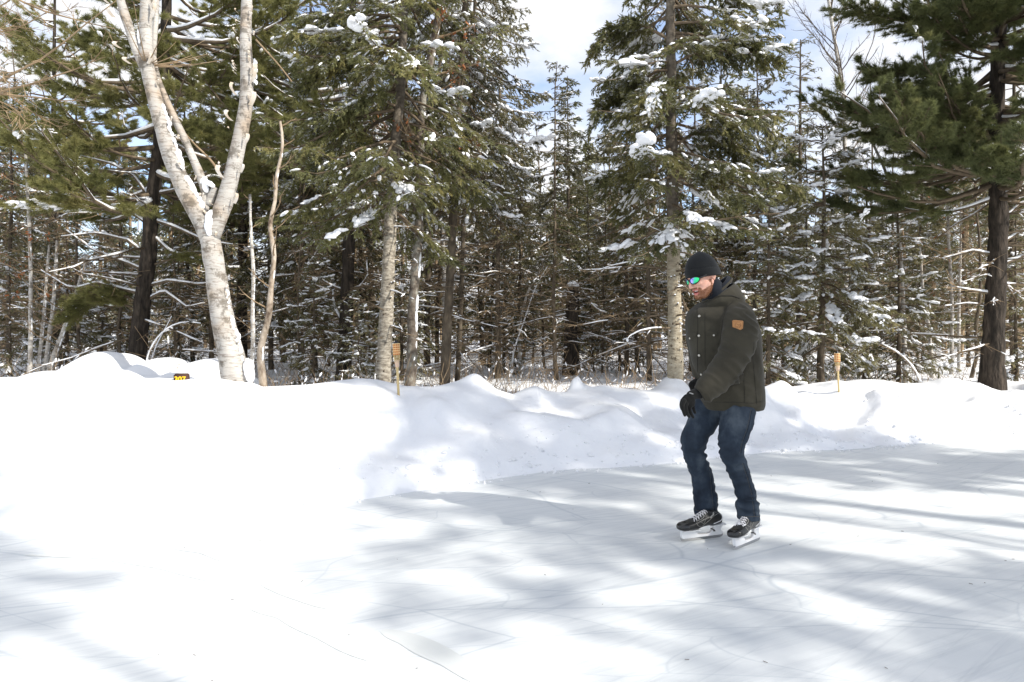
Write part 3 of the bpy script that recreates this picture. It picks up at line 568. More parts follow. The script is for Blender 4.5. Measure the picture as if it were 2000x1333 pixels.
# ------------------------------------------------------------------ the trees that stand out
def white_birch():
    rng = np.random.default_rng(11); Y = 6.95
    b = P(464, 748, Y); b[2] = gz(b[0], b[1])-.1
    def pp(pts): return pathpx(pts, Y)-b
    tr = Acc(); main = pp([(466, 765), (455, 700), (438, 640), (424, 560), (414, 480), (406, 450)])
    bark_tube(tr, np.concatenate([[np.zeros(3)], main]), .120, .092, rng, sides=22, rough=.045)
    la = pp([(408, 462), (392, 425), (368, 385), (345, 340), (322, 270), (304, 200), (290, 150), (283, 110)])
    bark_tube(tr, la, .093, .066, rng, sides=18, rough=.04, flare=.1)
    bark_tube(tr, pp([(290, 148), (272, 110), (256, 70), (240, 20), (225, -40), (205, -130), (190, -260)]), .052, .02, rng, sides=14, rough=.05, flare=.05)
    bark_tube(tr, pp([(287, 135), (284, 80), (286, 30), (287, -40), (292, -150), (290, -300)]), .066, .03, rng, sides=14, rough=.04, flare=.05)
    bark_tube(tr, pp([(410, 466), (425, 432), (443, 385), (457, 325), (472, 255), (483, 195), (484, 140), (478, 90), (480, 40), (484, -40), (494, -170), (500, -330)]), .085, .028, rng, sides=18, rough=.04, flare=.1)
    bark_tube(tr, pathpx([(398, 430, 6.95), (408, 395, 6.98), (404, 366, 7.0), (385, 330, 7.05), (366, 285, 7.1), (345, 238, 7.1), (325, 195, 7.1), (305, 160, 7.05), (298, 120, 7.1), (303, 60, 7.2), (308, -20, 7.3)], Y)-b, .045, .022, rng, sides=12, rough=.06, flare=.05)
    bark_tube(tr, pathpx([(407, 400, 6.98), (416, 378, 6.96), (420, 366, 6.95)], Y)-b, .040, .034, rng, sides=12, rough=.06)
    br = Acc()
    bark_tube(br, pathpx([(436, 352, 6.98), (420, 318, 7.0), (400, 300, 7.1), (372, 278, 7.2), (358, 256, 7.2)], Y)-b, .012, .007, rng, sides=6)
    bark_tube(br, pathpx([(500, 78, 6.9), (525, 105, 6.8), (548, 130, 6.8), (570, 160, 6.8)], Y)-b, .008, .006, rng, sides=5)
    for i in range(14):
        z = rng.uniform(3.3, 6.5); q = trunk_at(la, np.array([min(z, la[-1][2]-.1)]))[0]; a = rng.uniform(0, 6.28)
        c = q+np.array([math.cos(a), math.sin(a), .3])*np.linspace(0, 1, 5)[:, None]*rng.uniform(.3, .9); c[:, 2] += np.linspace(0, .3, 5)**2; br.add(*tubes(c, np.linspace(.007, .002, 5)[None], 4))
    # curls of peeling bark
    fl = Acc()
    def flap(px, py, w, h, dx, curl, yoff=-.07):
        c = pathpx([(px, py)], Y)[0]-b+np.array([0, yoff, 0]); n = 6; k = np.linspace(0, 1, n)
        A = np.array([[c[0]+dx*curl*math.sin(t*2.2), c[1]-.03*math.sin(t*2.5), c[2]+h*t] for t in k]); o_ = np.array([w, -.012, -.012])*1.0
        V = np.concatenate([A-o_*.5, A+o_*.5, A-o_*.5+[0, .004, 0], A+o_*.5+[0, .004, 0]]); i = np.arange(n-1)
        fl.add(V, [np.stack([i, i+n, i+n+1, i+1], 1), np.stack([i+2*n, i+2*n+1, i+3*n+1, i+3*n], 1)])
    for px, py, w, h, dx, cu in ((230, 40, .05, .12, -1, .05), (222, 15, .04, .1, -1, .06), (303, 40, .04, .14, 1, .05), (303, 20, .05, .1, 1, .06), (243, 100, .05, .06, -1, .05),
                                 (498, 165, .04, .16, 1, .04), (494, 210, .05, .13, 1, .05), (496, 150, .05, .1, 1, .05), (466, 190, .035, .12, -1, .04), (458, 240, .04, .1, -1, .05), (482, 285, .04, .1, 1, .05),
                                 (440, 350, .05, .12, -1, .04), (463, 400, .035, .1, 1, .04), (296, 130, .04, .1, 1, .05), (262, 130, .05, .06, -1, .05), (368, 330, .04, .06, -1, .05), (475, 340, .03, .08, 1, .04)):
        flap(px, py, w, h, dx, cu)
    for _ in range(46):
        s = rng.integers(0, 4); t = rng.uniform(0, 1)
        px, py = [(466-60*t, 740-290*t), (395-110*t, 420-290*t), (420+62*t, 440-260*t), (480+3*t, 180-180*t)][s]
        e = rng.choice([-1, 1]); flap(px+e*rng.uniform(8, 17), py, rng.uniform(.012, .028), rng.uniform(.02, .06), e, rng.uniform(.01, .03), -.05)
    sn = Acc()
    for pts, r in (([(408, 448, 6.88), (406, 430, 6.9), (415, 418, 6.92), (408, 440, 6.86)], .05), ([(395, 405, 6.93), (380, 378, 6.93), (366, 352, 6.93)], .045), ([(352, 318, 6.95), (338, 270, 6.95), (322, 222, 6.95), (305, 178, 6.95)], .030), ([(357, 335, 6.93), (348, 300, 6.94)], .036),
                   ([(404, 368, 6.94), (398, 352, 6.96), (412, 362, 6.92)], .036), ([(270, 62, 6.93), (278, 90, 6.93), (288, 120, 6.93)], .03),
                   ([(478, 738, 6.9), (472, 700, 6.92), (463, 650, 6.93)], .030), ([(447, 600, 6.92), (440, 560, 6.92)], .020), ([(487, 735, 6.9), (484, 715, 6.9)], .06), ([(497, 120, 6.93), (499, 160, 6.93)], .02), ([(452, 620, 6.92), (456, 640, 6.92)], .02)):
        c = resample(pathpx(pts, Y)-b, 14); n = len(c); tg = np.gradient(c, axis=0)
        c = c+rng.normal(0, .006, c.shape); S = np.stack([np.full(n, r)*rng.uniform(.9, 1.5, n), r*rng.uniform(.6, .95, n), r*rng.uniform(.6, .9, n)], 1); sn.add(*blobs(c, tg, S, rng, 2, .05, .8))
    e = assemble('birch_tree', b, [('trunk', tr, M['birch_bark'], True), ('branches', br, M['twig'], True), ('peeling_bark', fl, M['peel'], False), ('snow', sn, M['snow_load'], True)],
                 'big forked white birch with peeling bark and snow in its fork by the bank', 'tree')
white_birch()
def thin_tree(name, pts, Y, r0, r1, label, seed, bark, n1=10, L1=.7, snow=.3, group=None, leaves=0, up=.5, zf=(.35, 1), ext=None, bm_='twig'):
    rng = np.random.default_rng(seed); C = pathpx(pts, Y)
    if ext: C = extend(C, ext)
    C, b = base_of(C); C = C-b; tr = Acc(); q = bark_tube(tr, C, r0, r1, rng, sides=10, rough=.09, soft=1)
    w = bare(q, r0, rng, n1=n1, L1=L1, up=up, levels=3, r1=max(.005, r0*.22), zfrac=zf); s = Acc(); lf = Acc()
    k = int(26*snow*4)
    if k:
        t = rng.uniform(0.05, .95, k); c, tg = ev(q[None], np.zeros(k, int), t); rr = r0+(r1-r0)*t
        c = c+np.stack([rr*.8, -rr*.4, rr*0], 1)*rng.choice([1, -1, .8], (k, 1)); S = np.stack([rr*rng.uniform(.6, 1.8, k), rr*.35, rr*.35], 1); s.add(*blobs(c, tg, S, rng, 1, .12, .8))
    if leaves:
        V, _ = w.cat(); i = rng.integers(0, len(V), leaves); c = V[i]+rng.normal(0, .02, (leaves, 3)); a = rng.normal(0, .022, (leaves, 3)); bb = rng.normal(0, .022, (leaves, 3))
        lf.add(np.stack([c, c+a, c+a+bb, c+bb], 1).reshape(-1, 3), np.arange(leaves*4).reshape(-1, 4))
    return assemble(name, b, [('trunk', tr, M[bark], True), ('branches', w, M[bm_], False), ('leaves', lf, M['dead_leaf'], False), ('snow', s, M['snow_load'], True)], label, 'tree', group)
thin_tree('bare_tree', [(516, 752), (507, 705), (510, 668), (523, 632), (528, 595), (530, 550), (537, 505), (534, 470), (524, 452), (527, 428), (537, 400), (540, 385), (538, 345), (549, 315), (554, 270), (547, 238)], 7.6, .042, .014,
          'wavy pinkish brown sapling trunk just right of the forked birch', 21, 'sapling_bark', n1=9, L1=.6, snow=.08)
thin_tree('bare_tree', [(490, 735), (495, 660), (493, 600), (496, 540), (490, 450), (488, 380)], 7.9, .026, .014, 'thin white stem close behind the right side of the forked birch', 22, 'birch_thin', n1=6, L1=.4, snow=.4)
hero_conifer('fir_tree', [(748, 748), (752, 660), (757, 560), (762, 450), (768, 345), (776, 250), (783, 150), (787, 60)], 9.0, .108,
             'tall fir with thick pale grey trunk beside the left torch', 31, 10.5, 3.0, 2.15, dead=(16, .9, 3.6), bark='grey_fir_bark', droop=.36, snow=1.2, dens=1.35, pad=1.25, nb=5, step=.25, side_bias=(2.9, .12), knots=26, boughs=(([(775, 210), (730, 185, 8.6), (690, 205, 8.4), (650, 225, 8.4)], .04), ([(778, 150), (700, 120, 8.8), (640, 140, 8.7), (590, 165, 8.7)], .05), ([(780, 100), (700, 70), (640, 60), (560, 70)], .04), ([(768, 300), (700, 262), (660, 250), (610, 260)], .04), ([(768, 360), (690, 330), (620, 330), (560, 365)], .03), ([(785, 140), (800, 118, 8.2), (815, 128, 8.0), (835, 160, 8.0)], .055)))
hero_conifer('spruce_tree', [(868, 752), (876, 600), (884, 450), (890, 300), (898, 180)], 10.6, .085,
             'snowy spruce with slim straight trunk right of the lichen covered trunk', 32, 11.2, 3.35, 1.5, bark='dark_bark', needle='spruce_needle', dead=(40, 1.1, 4.2), droop=.5, snow=1.4, dens=1.25, pad=1.2, nb=5, step=.24)
hero_conifer('spruce_tree', [(893, 752), (900, 600), (905, 450), (910, 350)], 12.0, .05,
             'slender spruce whose drooping snowy boughs edge the pale sky gap', 33, 11.5, 4.2, 1.35, bark='dark_bark', needle='spruce_needle', dead=(40, 1.2, 4.4), droop=.55, snow=1.5, side_bias=(0, .15))
thin_tree('bare_tree', [(800, 760), (806, 680), (805, 620), (812, 520), (820, 460), (817, 400), (822, 320), (820, 250), (828, 180), (846, 90), (862, 0)], 9.6, .075, .045,
          'crooked lichen covered trunk with a dark knot, right of the thick fir trunk', 34, 'lichen_bark', n1=16, L1=1.3, snow=.25, leaves=260, up=.3, zf=(.45, 1), ext=7.5)
hero_conifer('fir_tree', [(1319, 745), (1318, 640), (1315, 500), (1312, 350), (1311, 200), (1310, 60)], 8.9, .102,
             'big snow laden fir with a pale lower trunk directly behind the skater', 35, 11.5, 2.75, 1.65, bark='two_tone_bark', dead=(26, 1.2, 3.2), droop=.34, snow=1.6, dens=1.45, pad=1.5, knots=44, boughs=(([(1312, 215), (1370, 200), (1430, 215), (1490, 228), (1520, 275)], .075), ([(1312, 290), (1350, 262), (1400, 262), (1438, 285), (1450, 320)], .070), ([(1310, 175), (1290, 165, 8.5), (1275, 180, 8.1), (1268, 212, 8.0)], .06), ([(1310, 190), (1260, 170), (1210, 175), (1175, 200), (1160, 235)], .05), ([(1312, 380), (1270, 345), (1220, 340), (1170, 355)], .03), ([(1312, 330), (1400, 330), (1490, 345), (1560, 375)], .03), ([(1310, 130), (1380, 90), (1450, 95), (1510, 120)], .045), ([(1310, 80), (1260, 50), (1200, 55), (1165, 90)], .03)), nb=5, step=.24, shape=.6, side_bias=(0.2, .12), dsnow=.7)
hero_conifer('spruce_tree', [(1268, 760), (1267, 600), (1265, 400)], 12.2, .052, 'thin brown spruce trunk with many dead twigs, left of the pale trunk behind the skater', 36, 8.0, 4.2, 1.2, bark='dark_bark', needle='spruce_needle', dead=(60, 1.5, 4.4), snow=.8)
M['spruce_yellow'] = noisemat('spruce_yellow', [(0.3, (.075, .082, .030)), (0.6, (.125, .125, .045)), (0.8, (.17, .155, .06))], 2.0, rough=.6)  # yellow-green needles of the narrow spruce
hero_conifer('spruce_tree', [(1110, 740), (1110, 400), (1109, 250)], 21, .08, 'narrow yellowish spruce whose pointed top stands in the sky gap', 37, 9.1, 1.0, 1.3, bark='dark_bark', needle='spruce_yellow', dead=(10, 1, 3), snow=.35, nsc=1.5, shape=.85, nb=6)
hero_conifer('fir_tree', [(1602, 755), (1606, 600), (1610, 400), (1606, 250)], 11.5, .07, 'dark snow dusted fir behind the right torch', 38, 4.9, 1.0, 1.75, bark='dark_bark', needle='spruce_needle', dead=(14, 1.1, 2.2), droop=.38, snow=1.9, dens=1.2, pad=1.2, shape=.7, nb=6)
hero_conifer('fir_tree', [(1560, 755), (1562, 500), (1563, 200)], 15.5, .09, 'dark pointed fir whose top rises right of the big snow laden fir', 39, 7.9, 2.4, 1.45, bark='dark_bark', needle='spruce_needle', dead=(14, 1.1, 3), droop=.3, snow=.8, shape=.9)
hero_conifer('fir_tree', [(1690, 750), (1692, 500)], 13.6, .07, 'dark snowy young fir between the right torch and the grey birch stem', 40, 4.5, .7, 1.5, bark='dark_bark', needle='spruce_needle', droop=.35, snow=1.7, nb=6)
def hero_pine(name, pts, Y, r0, label, seed, ztop, z0, R, needle, bark='pine_bark', dead=(0, 0, 0), extra_limbs=(), boughs=(), **kw):
    rng = np.random.default_rng(seed); C = extend(pathpx(pts, Y), ztop); C, b = base_of(C); C = C-b; tr = Acc(); q = bark_tube(tr, C, r0, .03, rng, sides=18, rough=.05, flare=.35); zb = b[2]
    kw.setdefault('zvis', CAM_H+640/F*Y+.6-zb); w, f, s = pine(q, ztop-zb, z0-zb, R, rng, **kw); tw = Acc()
    if dead[0]: dead_branches(q, .6, dead[2]-zb, dead[0], dead[1], rng, w, tw, s, .85, droop=.05)
    for pl, sp, bw, bn in boughs: bough(w, f, s, pathpx(pl, Y)-b, rng, w=bw, n=bn, snow=sp, kind='pine', drop=-.05)
    for pl in extra_limbs:
        c = resample(pathpx(pl, Y)-b, 12); rr = np.linspace(.032, .008, 12); w.add(*tubes(c, rr[None], 7)); c2 = c.copy(); c2[:, 2] += rr*.75; s.add(*tubes(c2, (rr*rng.uniform(.65, .95, 12)+.004)[None], 7))
        k = 24; bi = np.zeros(k, int); p_, t_ = ev(c[None], bi, rng.uniform(.3, 1, k)); d = nrm(t_+rng.normal(0, .5, (k, 3))); u = np.linspace(0, 1, 4)[None, :, None]; S = p_[:, None]+d[:, None]*u*rng.uniform(.1, .45, k)[:, None, None]
        tw.add(*tubes(S, np.full((k, 4), .004), 3, False))
    return assemble(name, b, [('trunk', tr, M[bark], True), ('branches', w, M['branch_wood'], True), ('twigs', tw, M['twig'], False), ('crown', f, M[needle], False), ('snow', s, M['snow_load'], True)], label, 'tree')
hero_pine('pine_tree', [(266, 712), (275, 620), (290, 500), (297, 400), (308, 310), (318, 200), (322, 100)], 11.5, .145, 'big white pine with long snow lined limbs left of the forked birch', 51, 11.5, 3.5, 3.0, 'pine_needle', dead=(20, 1.9, 4.2), nb=5, step=.34, snow=.55, dens=1.2,
          extra_limbs=([(285, 575), (250, 568), (190, 552), (140, 565), (80, 528)], [(284, 530), (240, 510), (185, 490), (130, 450)], [(288, 500), (250, 470), (190, 455), (120, 462)], [(292, 440), (250, 410), (190, 398), (120, 376)],
                       [(300, 462), (330, 490), (395, 512), (440, 520)], [(300, 430), (345, 445), (400, 470), (455, 478)], [(298, 395), (262, 345), (220, 320), (160, 305)], [(285, 560), (330, 548), (390, 556), (440, 545)], [(280, 590), (320, 568), (365, 600), (400, 592)], [(300, 380), (350, 370), (410, 350), (450, 345)]),
          boughs=(([(287, 425), (262, 415, 10.9), (200, 410, 10.3), (110, 404, 10.0), (10, 402, 9.9)], .085, .42, 120), ([(278, 610), (230, 590), (180, 590), (140, 620)], .018, .55, 120), ([(283, 600), (240, 575), (190, 572), (150, 590)], .02, .5, 90), ([(290, 520), (340, 505), (380, 505), (420, 520)], .018, .4, 70), ([(300, 340), (240, 300), (170, 290), (90, 300)], .015, .5, 110), ([(305, 420), (340, 408), (380, 405), (410, 415)], .02, .35, 60)))
hero_pine('pine_tree', [(1937, 755), (1943, 600), (1950, 450), (1950, 350), (1946, 220), (1950, 100), (1955, 0)], 10.8, .160, 'big dark pine with a thick shaded trunk at the right edge', 52, 12.5, 3.55, 2.75, 'pine_shaded', dead=(34, 1.8, 4.4), nb=6, step=.25, snow=.25, dens=1.4,
          extra_limbs=([(1945, 575), (1900, 568), (1860, 560)], [(1950, 480), (1990, 455), (2040, 430)], [(1950, 520), (2000, 500), (2050, 490)], [(1948, 440), (1990, 400), (2030, 380)], [(1948, 500), (1900, 490), (1840, 505)]),
          boughs=(([(1948, 90), (1850, 60), (1750, 40), (1650, 15)], 0, .7, 150), ([(1948, 200), (1860, 160), (1780, 140), (1700, 150)], 0, .6, 130), ([(1948, 270), (1880, 250), (1800, 245), (1760, 250)], 0, .6, 130), ([(1950, 330), (1890, 320), (1830, 325), (1790, 345)], 0, .5, 110), ([(1950, 150), (1990, 110), (2040, 80)], 0, .6, 80), ([(1950, 250), (1990, 225), (2040, 215)], 0, .6, 80), ([(1948, 60), (1900, 10), (1850, -20)], 0, .6, 80)))
hero_pine('pine_tree', [(671, 735), (676, 620), (681, 500), (684, 400), (686, 250)], 12.6, .135, 'dark pine with curved snowy limbs left of the thick grey fir trunk', 53, 10.5, 4.3, 2.6, 'pine_needle', dead=(30, 1.9, 4.6), nb=4, step=.40, snow=.8, dens=1.1,
          extra_limbs=([(676, 570), (650, 560), (625, 545), (600, 540)], [(674, 640), (652, 600), (650, 570), (610, 555)], [(684, 570), (705, 560), (718, 540), (716, 510)], [(680, 470), (700, 445), (722, 420), (727, 380)], [(680, 470), (650, 480), (620, 490), (600, 520)]))
hero_pine('pine_tree', [(100, 740), (102, 500), (104, 300)], 19, .13, 'olive pine far behind the cluster of white stems at the left', 54, 10.6, 4.8, 3.0, 'pine_needle', dead=(40, 2.2, 5.2), nb=5, step=.42, snow=.4, dens=1.0)
hero_pine('pine_tree', [(470, 720), (474, 500), (476, 300)], 17, .14, 'tall green pine filling the space behind the right limb of the forked birch', 55, 12.5, 3.9, 3.2, 'pine_needle', dead=(40, 2.0, 4.8), nb=5, step=.36, snow=.3, dens=1.2)
thin_tree('birch_tree', [(1650, 740), (1652, 500), (1650, 290), (1648, 180), (1632, 90), (1618, 0)], 19, .085, .03, 'tall bare birch standing against the blue sky gap at the right', 61, 'birch_thin', n1=44, L1=2.8, snow=0, up=1.1, zf=(.42, 1), ext=13, bm_='dark_bark')
thin_tree('birch_tree', [(1768, 748), (1764, 600), (1758, 480), (1747, 390), (1728, 330), (1700, 270)], 12.5, .042, .02, 'slim grey birch curving to the left between the right torch and the dark pine', 62, 'birch_thin', n1=14, L1=1.0, snow=.4, up=.7)
thin_tree('birch_tree', [(1822, 748), (1815, 650), (1802, 560), (1796, 470)], 14, .04, .02, 'leaning pale stem left of the dark pine', 63, 'birch_thin', n1=10, L1=.9, snow=.3)
thin_tree('birch_tree', [(1858, 748), (1860, 600), (1852, 450), (1850, 300)], 15, .04, .022, 'left of the two straight pale stems next to the dark pine', 64, 'birch_thin', n1=12, L1=1.0, snow=.2, leaves=120)
thin_tree('birch_tree', [(1872, 748), (1873, 600), (1876, 500), (1878, 350)], 15.5, .035, .02, 'right of the two straight pale stems next to the dark pine', 65, 'birch_thin', n1=10, L1=.9, snow=.2)
G = 'white stems in the cluster at the left'
thin_tree('birch_tree', [(58, 745), (60, 650), (60, 540), (57, 430), (50, 300)], 11.5, .038, .022, 'straight white stem, leftmost of the cluster at the left', 66, 'birch_thin', n1=16, L1=1.1, snow=.2, group=G, leaves=200)
thin_tree('birch_tree', [(74, 745), (78, 690), (86, 620), (90, 560), (96, 480)], 12, .038, .02, 'white stem second from the left in the left cluster', 67, 'birch_thin', n1=12, L1=1.0, snow=.3, group=G)
thin_tree('birch_tree', [(86, 745), (92, 690), (104, 600), (107, 560), (112, 470)], 12, .045, .022, 'white stem third from the left, in the middle of the left cluster', 68, 'birch_thin', n1=12, L1=1.0, snow=.3, group=G)
thin_tree('birch_tree', [(92, 745), (102, 705), (120, 660), (132, 620), (150, 570), (172, 500)], 11.8, .05, .025, 'white stem leaning far to the right out of the left cluster', 69, 'birch_thin', n1=14, L1=1.2, snow=.4, group=G)
thin_tree('birch_tree', [(1020, 755), (1012, 640), (1030, 570), (1050, 540), (1062, 505)], 14, .032, .018, 'thin white birch bending right in the middle of the wood', 70, 'birch_thin', n1=10, L1=.8, snow=.4)
thin_tree('birch_tree', [(982, 755), (984, 640), (980, 520), (982, 420)], 15.5, .03, .018, 'thin white stem left of the bending birch in the middle of the wood', 71, 'birch_thin', n1=8, L1=.8, snow=.3)
thin_tree('birch_tree', [(866, 735), (868, 560), (864, 420), (858, 360)], 15, .05, .03, 'white birch half hidden behind the slim straight spruce trunk', 72, 'birch_thin', n1=8, L1=.8, snow=.3)
# a snapped dead snag
def snag():
    rng = np.random.default_rng(80); C, b = base_of(pathpx([(1112, 740), (1116, 640), (1119, 562)], 13.5)); C = C-b; tr = Acc(); q = bark_tube(tr, C, .13, .12, rng, sides=14, rough=.07)
    w, tw, s = Acc(), Acc(), Acc(); dead_branches(q, .4, 2.0, 26, 1.5, rng, w, tw, s, 1.0)
    n = 5; s.add(*blobs(q[-1][None]+rng.normal(0, .04, (n, 3)), np.tile([[1., 0, 0]], (n, 1)), np.full((n, 3), .07), rng, 2))
    c = np.array([q[-1]+[-.05, 0, 0], q[-1]+[-.06, 0, .12]]); tr.add(*tubes(c, np.array([[.05, .01]]), 6)); c = c+[.12, 0, 0]; tr.add(*tubes(c, np.array([[.04, .01]]), 6))
    assemble('dead_snag', b, [('trunk', tr, M['pine_bark'], True), ('branches', w, M['branch_wood'], True), ('twigs', tw, M['twig'], False), ('snow', s, M['snow_load'], True)], 'snapped dark dead trunk with snow covered dead branches in the middle of the wood', 'dead tree')
snag()
# branches of a leafless tree that stands just outside the frame at the left
def edge_tree():
    rng = np.random.default_rng(90); b = np.array([-7.3, 7.6, gz(-7.3, 7.6)-.1]); C = np.array([[0, 0, 0], [0, 0, 2.], [.1, 0, 4], [.2, -.1, 7]]); tr = Acc(); q = bark_tube(tr, C, .12, .03, rng, sides=12); w = Acc()
    m = 9; Y0 = 7.4; ends = [(205, 20, 6.6), (190, 110, 7.2), (60, -20, 6.4), (150, 178, 7.6), (90, 55, 7), (45, 230, 7), (110, 250, 7.8), (230, 60, 7.5), (20, 130, 6.4)]
    for i, e in enumerate(ends):
        p1 = P(*e)-b; p0 = q[int(len(q)*(.45+.05*i) if i < 8 else len(q)*.6)]; c = p0+(p1-p0)*np.linspace(0, 1, 12)[:, None]; c += np.cumsum(rng.normal(0, .02, (12, 3)), 0)*np.linspace(0, 1, 12)[:, None]; c[:, 2] -= .25*np.sin(np.linspace(0, 3.14, 12))
        w.add(*tubes(c, np.linspace(.024, .004, 12)[None], 6)); k = 16; t = rng.uniform(.25, 1, k); p_, t_ = ev(c[None], np.zeros(k, int), t); d = nrm(t_+rng.normal(0, .45, (k, 3))); ln = rng.uniform(.3, 1.0, k)*(1.2-t); u = np.linspace(0, 1, 5)[None, :, None]
        S = p_[:, None]+d[:, None]*u*ln[:, None, None]+np.cumsum(rng.normal(0, .03, (k, 5, 3)), 1)*u; w.add(*tubes(S, np.full((k, 5), .0045)*np.linspace(1, .4, 5), 4, False))
        k2 = 50; bi = rng.integers(0, k, k2); p_, t_ = ev(S, bi, rng.uniform(.3, 1, k2)); d = nrm(t_+rng.normal(0, .5, (k2, 3))); S2 = p_[:, None]+d[:, None]*u[:, :3]*2*rng.uniform(.06, .2, k2)[:, None, None]; w.add(*tubes(S2, np.full((k2, 3), .0026), 3, False))
    assemble('bare_tree', b, [('trunk', tr, M['dark_bark'], True), ('branches', w, M['twig'], False)], 'leafless tree reaching thin bare branches in from the top left edge', 'tree')
edge_tree()
# ------------------------------------------------------------------ look-alike trees of the wood behind: built once, then copied
def proto(kind, seed):
    rng = np.random.default_rng(seed); r = np.random.default_rng(seed+500)
    if kind == 'tall':       # bare-poled spruce with dead lower branches
        h = 9.5; C = np.stack([np.cumsum(r.normal(0, .04, 12)), np.cumsum(r.normal(0, .04, 12)), np.linspace(0, h, 12)], 1); tr = Acc(); q = bark_tube(tr, C, .07, .012, rng, sides=10)
        w, f, s = conifer(0, h, 3.6, 1.5, rng, q, dens=.95, snow=.8, nsc=1.5, nb=4, step=.32, droop=.4); tw = Acc(); dead_branches(q, .4, 4.2, 76, 1.4, rng, w, tw, s, .22)
        return [('trunk', tr, 'dark_bark'), ('branches', w, 'branch_wood'), ('twigs', tw, 'twig'), ('crown', f, 'spruce_needle'), ('snow', s, 'snow_load')]
    if kind == 'full':       # spruce of the inner wood, green above eye level
        h = 8.2; C = np.stack([np.cumsum(r.normal(0, .03, 12)), np.cumsum(r.normal(0, .03, 12)), np.linspace(0, h, 12)], 1); tr = Acc(); q = bark_tube(tr, C, .06, .012, rng, sides=10)
        w, f, s = conifer(0, h, 1.5, 1.35, rng, q, dens=.85, snow=.75, nsc=1.6, nb=5, step=.28, droop=.45, shape=.6); tw = Acc(); dead_branches(q, .3, 3.2, 46, 1.3, rng, w, tw, s, .2)
        return [('trunk', tr, 'dark_bark'), ('branches', w, 'branch_wood'), ('twigs', tw, 'twig'), ('crown', f, 'spruce_needle'), ('snow', s, 'snow_load')]
    if kind == 'high':       # old spruce with a long clear trunk
        h = 13.5; C = np.stack([np.cumsum(r.normal(0, .05, 12)), np.cumsum(r.normal(0, .05, 12)), np.linspace(0, h, 12)], 1); tr = Acc(); q = bark_tube(tr, C, .15, .02, rng, sides=12)
        w, f, s = conifer(0, h, 8.0, 1.7, rng, q, dens=1.2, snow=.5, nsc=1.7, nb=6, step=.26, droop=.4); tw = Acc(); dead_branches(q, 4, 8, 12, 1.1, rng, w, tw, s, .3)
        return [('trunk', tr, 'dark_bark'), ('branches', w, 'branch_wood'), ('twigs', tw, 'twig'), ('crown', f, 'spruce_needle'), ('snow', s, 'snow_load')]
    if kind == 'young':      # fir green to the ground
        h = 4.2; C = np.array([[0, 0, 0], [.02, 0, h/2], [0, .03, h]]); tr = Acc(); q = bark_tube(tr, C, .045, .008, rng, sides=8)
        w, f, s = conifer(0, h, .35, 1.25, rng, q, dens=.8, snow=1.7, nsc=1.3, nb=6, step=.24, droop=.32, shape=.85)
        return [('trunk', tr, 'dark_bark'), ('branches', w, 'branch_wood'), ('crown', f, 'spruce_needle'), ('snow', s, 'snow_load')]
    if kind == 'pole':       # leafless pole
        h = 8; C = np.stack([np.cumsum(r.normal(0, .06, 12)), np.cumsum(r.normal(0, .06, 12)), np.linspace(0, h, 12)], 1); tr = Acc(); q = bark_tube(tr, C, .045, .012, rng, sides=8)
        w = bare(q, .05, rng, n1=22, L1=1.7, up=.6, zfrac=(.2, 1)); s = Acc(); tw = Acc(); dead_branches(q, .4, 4, 14, 1.1, rng, w, tw, s, .35)
        return [('trunk', tr, 'dark_bark'), ('branches', w, 'twig'), ('twigs', tw, 'twig'), ('snow', s, 'snow_load')]
PROTO = {}
def meshes_of(key):
    if key not in PROTO:
        PROTO[key] = []
        for part, a, m in proto(*key):
            if a.V:
                me = a.mesh(part, part not in ('crown', 'twigs')); me.materials.append(M[m]); PROTO[key].append((part, me))
    return PROTO[key]
def stand(key, name, px, Y, rot, sc, label, group):
    x = (px-1000)/F*Y; b = (x, Y, gz(x, Y)-.1); e = empty(name, b, label, 'tree', group); e.rotation_euler = (0, 0, rot); e.scale = (sc, sc, sc)
    for part, me in meshes_of(key):
        o = bpy.data.objects.new(part, me); COL.objects.link(o); o.parent = e
    return e
